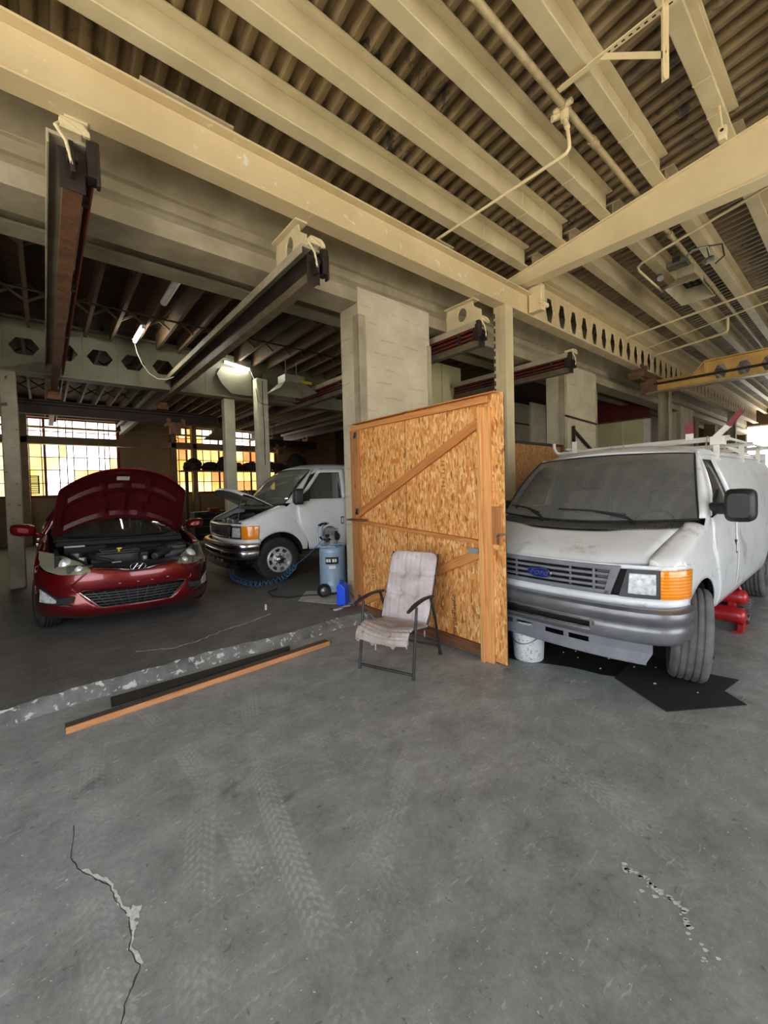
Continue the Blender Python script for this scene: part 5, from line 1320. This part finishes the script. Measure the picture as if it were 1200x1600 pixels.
m = MB(); m.box(GX-.055, GX, 2.29, 4.27, 1.125, 1.165) if False else m.bar((GX-.03, 4.27, 1.205), (GX-.03, 2.29, 1.10), .06, .035, (0,0,1)); m.build('middle_rail', LUM_Y, g, W=True, bevel=.004)
m = MB(); m.bar((GX-.02, 4.24, 1.27), (GX-.02, 2.30, 2.20), .038, .088, (0,0,1)); m.build('diagonal_brace', LUM_B, g, W=True, bevel=.004)
m = MB(); m.bar((GX-.02, 4.20, .15), (GX-.02, 2.30, 1.00), .038, .09, (0,0,1)); m.build('diagonal_brace', LUM_B2, g, W=True, bevel=.004)
m = MB(); m.box(GX-.02, GX, 2.075, 2.19, 1.09, 1.43); m.build('patch_block', LUM_S, g, W=True, bevel=.004)
m = MB(); m.box(GX-.12, GX, 4.02, 4.33, 1.215, 1.235); m.build('shelf_block', LUM_D, g, W=True, bevel=.003)
m = MB(); m.obox((GX-.043,2.37,1.015),(.01,.12,.05)); m.build('tape', SILV, g, W=True)
for z in (1.33, 2.30, .22): m = MB(); m.obox((GX-.045,4.19,z),(.012,.05,.08)); m.obox((GX-.045,4.21,z-.02),(.012,.035,.03)); m.build('hinge_plate', STEEL, g, W=True, bevel=.002)
m = MB(); m.box(GX-.001, GX+.001, 3.31, 3.3165, .15, 2.36)
for k in range(22): m.box(GX-.002, GX, 3.325, 3.331, .2+k*.097, .207+k*.097)
m.build('sheet_joint', plain('sheet_joint_dirt', (70,48,30), .8), g, W=True)
m = MB(); m.box(GX-.0015, GX, 3.42, 3.56, 1.90, 1.955); m.build('bare_chip', plain('bare_wood_chip',(200,120,54),.6), g, W=True)
STAMP = plain('stamp_ink', (84,58,36), .7); STAMPF = plain('faded_stamp_ink', (150,98,50), .7)
rotM = lambda y, z: Matrix.Translation((GX-.0008-g.location.x, y-g.location.y, z)) @ Matrix.Rotation(-pi/2, 4, 'Z') @ Matrix.Rotation(pi/2, 4, 'X') @ Matrix.Rotation(pi/2, 4, 'Z')
text_mesh('stamp_lettering', 'Georgia-Pacific', .080, STAMP, g, rotM(2.655, .30), .0004)
m = MB()
for z in (1.62,1.66,1.70,1.75,1.79,1.83,1.87): m.box(GX-.001, GX, 2.74, 2.79-.01*((z*100)%3), z, z+.012)
for z in (.5,.53,.57,.6,.64): m.box(GX-.001, GX, 3.93, 3.97, z, z+.012)
m.build('stamp_marks', STAMPF, g, W=True)
m = MB(); m.tube([(GX-.03,2.12,1.17),(GX-.06,2.1,1.17),(GX-.06,2.07,1.19),(GX+.0,2.045,1.19)], .008, 6); m.build('latch', STEEL, g, W=True)
g2 = thing('plywood_gate', 'closed brown plywood gate between the steel post and the second pier', 'gate', (6.7, 4.30, 0))
m = MB(); m.box(5.9, 8.70, 4.30, 4.315, .12, 2.40); m.build('strand_board_sheet', OSBD, g2, W=True)
m = MB(); m.box(5.85, 8.72, 4.27, 4.36, 2.40, 2.45); m.build('top_rail', worn('dark_rail_wood',(74,60,46),(52,42,32),None,rough=.8), g2, W=True)
m = MB(); m.box(8.62, 8.71, 4.26, 4.30, .12, 2.40); m.build('edge_stile', LUM_D, g2, W=True)

# ------------------------------------------------------------------ folding chair
CUSH = worn('faded_mauve_cushion', (206,194,194), (164,148,144), (142,126,116), scale=3, spot=.62, rough=.9, bump=.3, bscale=25, bdist=.006)
CUSHS = worn('stained_seat_cushion', (186,176,172), (150,134,118), (132,114,96), scale=3, spot=.58, rough=.9, bump=.3, bscale=25, bdist=.006)
FRAME = worn('dark_chair_frame', (66,64,64), (48,46,46), None, scale=10, rough=.4, metal=.4, bump=0)
cA = Vector((2.205, 2.675)); ex = Vector((.19,-.49)).normalized(); ang = atan2(ex.y, ex.x)
ch = thing('folding_chair', 'dark framed folding lawn chair with a stained pale mauve cushion, before the plywood gate', 'chair', (cA.x, cA.y, 0), ang)
hw = .265
for s in (-1,1):
    m = MB(); m.tube([(s*hw,0,.012),(s*hw,.055,.35),(s*hw,.095,.60)], .0125, 10); m.build('front_leg', FRAME, ch, smooth=60)
    m = MB(); m.tube([(s*hw,.62,.0),(s*hw,.585,.14),(s*hw*1.0,.50,.42),(s*hw,.41,.60)], .014, 8); m.cyl((s*hw,.622,0),(s*hw,.612,.04),.018,n=8); m.build('rear_leg', FRAME, ch, smooth=60)
    m = MB(); rows = []
    for k in range(11):
        t = k/10; y = lerp(-.07,.47,t); z = .605+.028*sin(pi*t); w = .024*(.55+.45*min(1,sin(pi*min(.97,max(.03,t)))*2))
        rows.append([(s*hw+w*cos(a), y, z+.013*sin(a)) for a in [2*pi*j/10 for j in range(10)]])
    m.grid(rows, cv=True); m.add(rows[0],[tuple(range(10))]); m.add(rows[-1],[tuple(range(10))]); m.build('armrest', BLACKP, ch, smooth=50)
    m = MB(); m.tube([(s*(hw-.022),.36,.33),(s*(hw-.022),.43,.46),(s*(hw-.022),.675,.965)], .011, 8); m.tube([(s*(hw-.022),-.02,.41),(s*(hw-.022),.38,.33)], .011, 8); m.build('back_frame', FRAME, ch, smooth=60)
m = MB(); m.tube([(-hw,.01,.05),(hw,.01,.05)], .012, 8); m.build('front_crossbar', FRAME, ch, smooth=60)
m = MB(); m.tube([(-hw,.60,.09),(hw,.60,.09)], .010, 8); m.build('rear_crossbar', FRAME, ch, smooth=60)
def cushion(name, mat, along, nx=36, ny=60, W0=.245, puff=.045, tufts=(), sag=0, thick=.03, ragged=False):
    top, bot = [], []
    for i in range(ny+1):
        t = i/ny; rt, rb = [], []
        p, nrm = along(t)
        for j in range(nx+1):
            q = -1+2*j/nx; edge = (1-abs(q)**6)*(1-abs(2*t-1)**8)
            rc = .11; dd_ = max(0, (t-(1-rc))/rc); rd = 1 if ragged else 1 - .30*(1-sqrt(max(0,1-min(1,dd_)**2)))
            h = puff*edge**.6*.5
            for tx, ty in tufts: h -= .034*math.exp(-(((q-tx)/.13)**2+((t-ty)/.05)**2)) + .005*math.exp(-((q-tx)/.035)**2) + .005*math.exp(-((t-ty)/.016)**2)
            h += .004*sin(t*70+q*3)*edge*(.3+abs(q)) + .003*sin(q*31+t*9)
            dz = -sag*(1-q*q)*sin(pi*min(1,t*1.0+.12)) 
            x = q*W0*rd; off = 0
            base = p + Vector((x,0,dz)); 
            rag = (.018*sin(q*9+1)+.012*sin(q*23)) if ragged and i == 0 else 0
            rt.append(base + nrm*(h+.004) + Vector((0,0,rag))); rb.append(base - nrm*thick*max(.12,edge**.5) + Vector((0,0,rag)))
        top.append(rt); bot.append(rb)
    m = MB(); m.grid(top); m.grid(bot); 
    per_t = top[0] + [r[-1] for r in top[1:-1]] + top[-1][::-1] + [r[0] for r in top[1:-1]][::-1]
    per_b = bot[0] + [r[-1] for r in bot[1:-1]] + bot[-1][::-1] + [r[0] for r in bot[1:-1]][::-1]
    m.grid([per_t, per_b], cv=True); return m.build(name, mat, ch, smooth=70, weld=True)
bd = Vector((0,.29,.63)).normalized(); bn = Vector((0,-bd.z,bd.y))
cushion('back_cushion', CUSH, lambda t: (Vector((0,.395,.37)) + bd*(t*.665) + bn*.012, bn), tufts=((-.33,.36),(.33,.36),(-.33,.66),(.33,.66)), puff=.05)
def seat_line(t):
    pts = [(-.075,.315),(-.065,.36),(-.03,.405),(.05,.425),(.2,.392),(.36,.355),(.43,.36)]
    x = t*(len(pts)-1); i = min(int(x), len(pts)-2); f = x-i; y, z = lerp(pts[i][0],pts[i+1][0],f), lerp(pts[i][1],pts[i+1][1],f)
    d = Vector((0, pts[i+1][0]-pts[i][0], pts[i+1][1]-pts[i][1])).normalized(); return Vector((0,y,z)), Vector((0,-d.z,d.y))
cushion('seat_cushion', CUSHS, seat_line, tufts=((0,.62),), sag=.045, puff=.04, W0=.25, ragged=True)
m = MB()
for x, y, z, L in ((.22,.36,.35,.10),(.20,.05,.33,.05),(-.05,-.07,.30,.06)):
    m.grid([[Vector((x-.006,y,z)),Vector((x+.006,y,z))],[Vector((x-.003,y-.008,z-L*.5)),Vector((x+.008,y-.008,z-L*.5))],[Vector((x-.007,y,z-L)),Vector((x+.002,y,z-L))]])
m.build('torn_strip', CUSH, ch, solid=.002)
m = MB(); m.box(.14,.235,.02,.05,.395,.41); m.build('exposed_frame', FRAME, ch)

# ------------------------------------------------------------------ loose lumber, bucket, mat, compressor ...
PLK = lumber_mat('plank_wood', (206,146,96), (178,112,64), (90,56,30), 0); PLD = lumber_mat('plank_dark_side', (84,72,60), (60,52,44), (36,30,26), 0)
t = MB(); p, q = Vector((.05,3.53,.022)), Vector((2.22,3.62,.022)); t.bar(p, q, .012, .044, off=(.022,0)); o = t.build('lumber_plank', PLK, bevel=.003, origin=(.05,3.53,0)); tag(o, 'long orange lumber stud lying on the floor in front of the curb', 'lumber')
t = MB(); t.bar(p, q, .075, .04, off=(-.025,0)); s_ = t.build('weathered_face', PLD, o, bevel=.003, origin=(.05,3.53,0)); s_.location = (0,0,0)
t = MB(); t.add([(.33,3.70,.001),(1.84,3.74,.001),(1.88,3.83,.001),(.34,3.86,.001),(.33,3.70,.02),(1.84,3.74,.02),(1.88,3.83,.02),(.34,3.86,.02)], [(0,3,2,1),(4,5,6,7),(0,1,5,4),(1,2,6,5),(2,3,7,6),(3,0,4,7)])
o = t.build('dark_board', worn('blackened_board',(52,48,44),(36,34,32),(84,70,54),scale=6,spot=.66,rough=.7,stretch=(.4,3,1)), bevel=.002, origin=(.33,3.70,0)); tag(o, 'blackened flat board lying between the lumber stud and the curb', 'board')
BUCK = worn('splashed_white_bucket', (222,222,222), (196,196,196), (104,100,94), scale=12, spot=.58, rough=.5, bump=.3)
b = thing('bucket', 'paint splashed white bucket under the dusty van bumper', 'bucket', (3.43, 2.04, 0))
m = MB(); m.lathe([(.0001,.004),(.128,.004),(.132,.012),(.146,.30),(.153,.302),(.153,.318),(.147,.322),(.147,.34),(.154,.343),(.154,.366),(.146,.37),(.140,.36),(.128,.03),(.0001,.03)], n=40); m.build('pail', BUCK, b, smooth=35)
m = MB(); m.tube([(-.151*sin(a), -.151*cos(a)*1.02, .30-.13*sin(a)) for a in [pi*k/16 for k in range(17)]], .004, 6); m.build('wire_handle', STEEL, b)
MATR = worn('black_rubber_mat', (36,36,37), (28,28,29), (56,56,56), scale=12, spot=.66, rough=.8)
m = MB(); m.prism([(3.56,1.34),(3.42,1.11),(3.29,.9),(3.80,.55),(3.93,.70),(4.23,.66),(4.19,.83),(4.30,1.0),(4.1,1.36)], .002, .008, 'z'); o = m.build('rubber_mat', MATR, origin=(4.0,.9,0)); tag(o, 'black rubber mat under the turned front tyre of the dusty van', 'mat')
m = MB(); rnd = random.Random(8)
for k in range(16):
    x, y = rnd.uniform(3.6,4.2), rnd.uniform(.8,1.9); r = rnd.uniform(.004,.010); m.blob((x,y,.010+.003), (r*1.5,r,.003), k, .3, 5)
o = m.build('paint_flakes', WHITEP); tag(o, 'scattered white paint flakes on the oily floor under the dusty van', 'paint flakes', kind='stuff')
# red twin tank compressor
REDT = worn('red_tank_paint', (186,30,36), (150,22,28), (90,30,28), scale=6, spot=.7, rough=.35, coat=.4, bump=.05)
t = thing('twin_tank_compressor', 'red twin tank compressor on the floor behind the turned tyre of the dusty van', 'air compressor', (5.7, .86, 0))
for z, r, x in ((.17,.085,-.09),(.35,.08,.0)):
    m = MB(); m.lathe([(.0001,-.03),(r*.6,-.02),(r*.9,.0),(r,.04),(r,.62),(r*.9,.66),(r*.6,.68),(.0001,.69)], (x,-.02,z), (0,1,0), n=28); m.build('tank', REDT, t, smooth=50)
m = MB(); m.box(-.16,.0,-.03,.02,.0,.09); m.box(-.18,.30,-.02,.06,.0,.02); m.build('foot', REDT, t, bevel=.005)
m = MB(); m.box(-.15,-.02,.42,.52,.0,.10); m.build('foot', REDT, t, bevel=.005)
for y_ in (.05,.40): m = MB(); m.box(-.06,.03,y_,y_+.065,.24,.30); m.build('tank_saddle', REDT, t, bevel=.005)
m = MB(); m.cyl((.16,.0,.16),(.16,.35,.16),.09); m.box(.10,.24,-.05,.12,.14,.32); 
for k in range(5): m.box(.085,.255,-.06,.13,.17+.03*k,.18+.03*k)
m.cyl((.10,-.05,.10),(.10,.05,.10),.05); m.build('pump', STEEL, t, bevel=.006)
m = MB(); m.tube([(.0,.02,.43),(.0,.04,.49),(.0,.08,.51),(.0,.42,.51),(.0,.46,.49),(.0,.48,.43)], .018, 10); m.build('handle', REDT, t, smooth=60)
m = MB(); m.tube([(0,.12,.511),(0,.40,.511)], .024, 10); m.build('grip', plain('blue_grip',(40,44,110),.5), t)
# upright grey-blue compressor
BLT = worn('pale_blue_tank', (150,172,192), (132,156,178), None, scale=3, rough=.35, coat=.5, bump=.02)
t = thing('air_compressor', 'tall pale blue air compressor tank beside the concrete pier', 'air compressor', (3.19, 5.02, .1))
R_ = .19
m = MB(); m.lathe([(.0001,.03),(R_*.7,.035),(R_*.93,.06),(R_,.10),(R_,.15),(R_*1.006,.155),(R_,.16),(R_,.62),(R_*1.006,.625),(R_,.63),(R_*.97,.67),(R_*.8,.70),(R_*.4,.715),(.0001,.718)], n=40); m.build('tank', BLT, t, smooth=40)
fx = Vector((-.47,-.88,0)).normalized(); sx_ = Vector((-fx.y, fx.x, 0))
def on_tank(a, z, r=R_+.002): d = fx*cos(a)+sx_*sin(a); return Vector((d.x*r, d.y*r, z))
m = MB(); m.grid([[on_tank(-.62+1.0*k/10, z) for k in range(11)] for z in (.46,.56)]); m.build('label', BLACK, t)
m = MB()
for a0, a1 in ((-.56,-.40),(-.36,-.22),(-.10,.06),(.10,.22)): m.grid([[on_tank(lerp(a0,a1,k/3), z, R_+.004) for k in range(4)] for z in (.49,.535)])
for z0, z1 in ((.395,.44),): m.grid([[on_tank(-.35+.5*k/6, z, R_+.003) for k in range(7)] for z in (z0,z1)])
m.build('label_print', WHITEP, t)
m = MB(); m.box(-.14,.12,-.12,.12,.715,.735); m.build('platform', BLT, t)
m = MB(); m.box(-.10,.04,-.10,.06,.735,.86); m.box(-.08,.03,-.09,.05,.86,.96)
for k in range(5): m.box(-.10,.05,-.11,.07,.87+.02*k,.878+.02*k)
m.box(-.12,-.02,-.14,-.05,.74,.80); m.build('pump', worn('pump_alloy',(176,176,174),(140,138,134),(84,80,76),scale=14,spot=.62,rough=.4,metal=.2), t, bevel=.006)
m = MB(); m.cyl((.09,.05,.82),(.14,.16,.82),.075,n=20); m.cyl((.07,.16,.86),(.10,.20,.86),.11,n=20); m.build('motor', worn('brown_motor',(90,70,60),(66,50,42),None,rough=.5), t, smooth=50)
m = MB(); m.box(-.02,.02,-.13,-.10,.79,.92); m.cyl((-.16,-.12,.80),(-.10,-.09,.80),.03,n=12); m.cyl((-.16,-.10,.86),(-.11,-.08,.86),.025,n=12); m.tube([(-.10,-.06,.80),(-.22,-.10,.82),(-.26,-.10,.86)], .015, 8); m.build('pressure_switch', BLACKP, t, bevel=.004)
m = MB(); m.tube([(-.05,-.16,.70),(-.26,-.10,.72),(-.28,-.08,.78),(-.28,-.06,.95),(-.22,-.04,1.02),(-.06,-.02,1.03)], .014, 8); m.tube([(.0,.05,.72),(-.14,.04,.85),(-.13,.04,.98),(-.08,.0,1.03)], .012, 8); m.build('handle', BLT, t, smooth=60)
m = MB(); m.tube([(-.24,-.045,1.01),(-.18,-.03,1.03),(-.10,-.025,1.03)], .02, 8); m.build('grip', BLACK, t)
for s in (-1,1):
    c = Vector((-.22,-.10,.095)) if s < 0 else Vector((.12,.18,.095)); ax = Vector((-.35,-.94,0)).normalized() if s < 0 else Vector((.35,.94,0)).normalized()
    m = MB(); m.lathe([(.02,-.03),(.055,-.03),(.06,-.02),(.085,-.03),(.095,-.015),(.095,.015),(.085,.03),(.06,.02),(.05,.03),(.02,.035),(.0001,.04)], c, ax, n=28); w = m.build('wheel', BLACK, t, smooth=40)
    m = MB(); m.lathe([(.058,.024),(.05,.034),(.03,.036),(.018,.045),(.0001,.046)], c, ax, n=20); m.build('wheel_hub', STEEL, w, smooth=40)
m = MB(); m.tube([(-.22,-.10,.095),(.12,.18,.095)], .012, 8); m.box(-.02,.02,-.20,-.14,.0,.12); m.build('axle', STEEL, t)
# blue jug
t = thing('blue_jug', 'bright blue plastic jug at the foot of the pale pier', 'jug', (2.985, 4.46, .1), radians(35))
m = MB(); m.prism([(-.055,0),(.055,0),(.06,.02),(.06,.24),(.035,.285),(.0,.285),(-.06,.225),(-.06,.02)], -.09, .09, 'x'); m.build('body', plain('blue_plastic',(28,86,232),.3), t, bevel=.014, segs=3)
m = MB(); m.cyl((.0,.02,.28),(.0,.02,.315),.024,n=16); m.build('cap', plain('blue_cap',(20,50,170),.4), t)
# pale cardboard under the compressor
m = MB(); m.prism([(2.62,5.02),(2.86,4.55),(3.1,4.35),(3.19,4.5),(3.19,5.2),(2.95,5.4)], .101, .106, 'z'); o = m.build('cardboard_sheet', worn('pale_dusty_board',(196,194,182),(160,156,144),(110,104,94),scale=6,spot=.6,rough=.9), origin=(2.9,4.8,.1)); tag(o, 'pale dusty sheet lying under the blue compressor and jug', 'cardboard sheet')
m = MB(); m.obox((2.86,4.31,.107),(.26,.05,.012), Matrix.Rotation(radians(10),3,'Z')); o = m.build('wood_strip', WHITEP, origin=(2.86,4.31,.1)); tag(o, 'short pale wood strip on the floor in front of the blue jug', 'wood strip')
m = MB(); m.tube([(3.06,4.42,.25),(3.10,4.35,.16),(3.08,4.28,.112),(3.02,4.22,.112),(2.8,4.30,.111),(2.7,4.36,.111)], .006, 6); o = m.build('power_cable', plain('red_cord',(96,26,20),.6)); tag(o, 'thin dark red cord on the floor by the gate hinge', 'cord')
# coiled air hose
key = [(2.98,4.90,.93),(2.86,4.96,.80),(2.87,5.25,.64),(2.91,5.6,.488),(2.915,5.85,.343),(2.877,6.03,.217),(2.68,6.08,.17),(2.52,6.15,.163),(2.44,6.42,.155),(2.43,6.8,.15),(2.46,7.1,.155),(2.5,7.3,.22)]
def path(t):
    x = t*(len(key)-1); i = min(int(x), len(key)-2); f = x-i; g = lambda k: Vector(key[max(0,min(len(key)-1,k))])
    p0,p1,p2,p3 = g(i-1),g(i),g(i+1),g(i+2); return .5*((2*p1)+(-p0+p2)*f+(2*p0-5*p1+4*p2-p3)*f*f+(-p0+3*p1-3*p2+p3)*f**3)
pts = []; N = 1000; T0 = .27; turns = 21
for k in range(N+1):
    t_ = k/N; c = path(t_)
    if t_ > T0:
        d = (path(min(1,t_+.005))-path(t_-.005)).normalized(); a = d.cross(Vector((0,0,1))).normalized(); b_ = d.cross(a); w = 2*pi*turns*((t_-T0)/(1-T0))**1.05; r = .040*min(1,(t_-T0)/.03)
        c = c + (a*cos(w)+b_*sin(w))*r
    pts.append(c)
m = MB(); m.tube(pts, .006, 5); o = m.build('air_hose', plain('blue_hose',(52,110,160),.4), smooth=180); tag(o, 'coiled blue air hose from the compressor to the floor before the opened van', 'air hose')
m = MB(); m.tube([(3.0,5.0,.112),(2.85,5.15,.111),(2.6,5.25,.111),(2.45,5.45,.111),(2.5,5.75,.111),(2.7,5.85,.111)], .008, 6); o = m.build('power_cable', BLACK, smooth=180); tag(o, 'black cord lying on the floor left of the blue compressor', 'cord')
m = MB(); m.cyl((2.12,4.95,.1),(2.12,4.95,.17),.013,n=12); o = m.build('small_bottle', WHITEP); tag(o, 'tiny pale bottle standing alone on the dark rear floor', 'bottle')
# tool cart and clutter at the rear wall
t = thing('tool_cart', 'black tool cart near the rear wall between the two vehicles', 'tool cart', (3.72, 12.6, .1))
m = MB(); m.box(-.45,.45,-.25,.25,.12,.95); m.build('cabinet', BLACKP, t, bevel=.015)
for z in (.2,.42,.64,.8):
    m = MB(); m.box(-.42,.42,-.265,-.25,z,z+.14 if z < .8 else z+.11); d = m.build('drawer', BLACKP, t, bevel=.006); m = MB(); m.box(-.3,.3,-.28,-.265,z+.10,z+.115); m.build('drawer_handle', STEEL, d)
for x in (-.38,.38):
    for y in (-.2,.2):
        m = MB(); m.cyl((x-.02,y,.06),(x+.02,y,.06),.06,n=14); m.build('caster', BLACK, t)
m = MB(); m.box(-.05,.25,-.1,.1,0,.09); o = m.build('red_box', plain('red_box',(150,36,26),.5), bevel=.01, origin=(0,0,0)); o.location = (3.78,12.6,1.052); tag(o, 'small red box on top of the black tool cart', 'box')
sh = thing('shelf', 'long plank shelf across the amber window, loaded with car parts', 'shelf', (3.7, 15.6, 2.38))
m = MB(); m.box(.1,5.4,-.3,.6,0,.045); m.build('board', WOODJ, sh)
for x in (.2,1.9,3.6,5.2):
    m = MB(); m.box(x-.04,x+.04,-.04,.04,-2.28,0); m.build('upright', WOODJ, sh)
names = ['a pale-topped lump at the left end of the shelf','a long low lump second on the shelf','a tall jagged lump third on the shelf','a rounded lump fourth on the shelf','a lump behind the pale post on the shelf','a domed lump right of the first pale post','a small lump beside the wired post on the shelf','a large dark heap at the right end of the shelf','a low dark lump at the far right of the shelf']
for k, (x, rx, rz_) in enumerate(((4.15,.30,.24),(4.75,.32,.17),(5.25,.28,.28),(5.72,.26,.18),(6.3,.3,.2),(6.85,.34,.24),(7.45,.24,.18),(8.25,.42,.40),(8.8,.26,.16))):
    m = MB(); m.blob((0,0,rz_*.62), (rx,.24,rz_), 20+k, .22, 14); o = m.build('car_part', worn('grimy_part_%d'%k, (74,64,56),(46,40,36),None,scale=6,rough=.6), smooth=40); o.location = (x,15.6,2.426); tag(o, 'dark car part, '+names[k], 'car part', 'car parts on the shelf')
# louvred panel before the first window
lv = thing('louvre_panel', 'dark louvred panel leaning at the left of the bright window', 'louvre panel', (-.42, 16.8, 1.70))
m = MB(); m.box(-.30,-.26,-.03,.03,0,.58); m.box(.28,.32,-.03,.03,0,.58); m.box(-.3,.3,-.03,.03,0,.03); m.box(-.3,.3,-.03,.03,.55,.58); m.build('frame', BLACKP, lv)
m = MB()
for k in range(9): m.obox((0,0,.06+k*.058),(.56,.05,.008),Matrix.Rotation(radians(35),3,'X'))
m.build('slats', BLACKP, lv)
# steel rack frame on the second pier
rk = thing('pipe_rack', 'dark steel bar frame fixed on the second concrete pier', 'rack', (9.0, 4.2, 2.3))
for nm_, p_, q_, w_, h_ in (('upright_bar',(.05,0,-.9),(.05,0,.58),.05,.05),('diagonal_bar',(.07,0,.48),(1.5,0,-.18),.05,.05),('cross_bar',(-.25,.03,.02),(1.3,.03,.0),.05,.03),('cross_bar',(-.28,.03,.78),(1.3,.03,.72),.06,.03),('cross_bar',(-.3,0,-.45),(1.6,0,-.45),.06,.04)):
    m = MB(); m.bar(p_, q_, w_, h_); m.build(nm_, DARKST, rk)
WORLD, SUN, EXPO = 6.0, 12.5, 1.5
# ------------------------------------------------------------------ camera and light
cam = bpy.data.cameras.new('camera'); co = bpy.data.objects.new('camera', cam); COL.objects.link(co)
right = Vector((0.76623, -0.64204, -0.02572)).normalized(); down = Vector((-0.0383, -0.00568, -0.99925)); fwd = Vector((0.6415, 0.76665, -0.02871)).normalized()
down = (down - right*down.dot(right)).normalized(); fwd = right.cross(down)
M3 = Matrix((right, -down, -fwd)).transposed(); co.matrix_world = Matrix.Translation((0,0,1.63)) @ M3.to_4x4()
cam.sensor_fit = 'HORIZONTAL'; cam.sensor_width = 36; cam.lens = 633.64*36/1200; cam.shift_y = -20.28/1200; cam.clip_start = .02; cam.clip_end = 200
SC.camera = co
w = bpy.data.worlds.new('World'); SC.world = w; w.use_nodes = True
bg = w.node_tree.nodes['Background']; sky = w.node_tree.nodes.new('ShaderNodeTexSky'); sky.sky_type = 'HOSEK_WILKIE'; sky.sun_direction = Vector((-.2,-.40,.90)).normalized(); sky.turbidity = 4; sky.ground_albedo = .4
hs = w.node_tree.nodes.new('ShaderNodeHueSaturation'); hs.inputs['Saturation'].default_value = .35; w.node_tree.links.new(sky.outputs[0], hs.inputs['Color']); w.node_tree.links.new(hs.outputs[0], bg.inputs['Color']); bg.inputs['Strength'].default_value = WORLD
sun = bpy.data.lights.new('sun', 'SUN'); sun.energy = SUN; sun.angle = radians(.6); sun.color = (1,.96,.88); so = bpy.data.objects.new('sun', sun); COL.objects.link(so)
so.rotation_euler = Vector((.16,.35,-.92)).to_track_quat('-Z','Y').to_euler(); so.location = (0,-12,12)
# portals in the open doorways
for nm, loc, sx, sy, rot in (('doorway_portal', (XL-.02, -1.5, 2.45), 4.9, 9.0, (0, radians(-90), 0)), ('doorway_portal', ((OX0+OX1)/2, -5.99, 2.1), OX1-OX0, 4.2, (radians(90), 0, 0))):
    ar = bpy.data.lights.new(nm, 'AREA'); ar.shape = 'RECTANGLE'; ar.size = sx; ar.size_y = sy; ar.cycles.is_portal = True
    ao = bpy.data.objects.new(nm, ar); COL.objects.link(ao); ao.location = loc; ao.rotation_euler = rot
SC.view_settings.view_transform = 'Standard'; SC.view_settings.look = 'None'; SC.view_settings.exposure = EXPO; SC.view_settings.gamma = 1; SC.view_settings.use_curve_mapping = False
SC.cycles.use_denoising = True; SC.cycles.max_bounces = 8; SC.cycles.diffuse_bounces = 5; SC.cycles.transparent_max_bounces = 8; SC.cycles.sample_clamp_indirect = 6
for o in SC.objects:
    if '_o' in o: del o['_o']
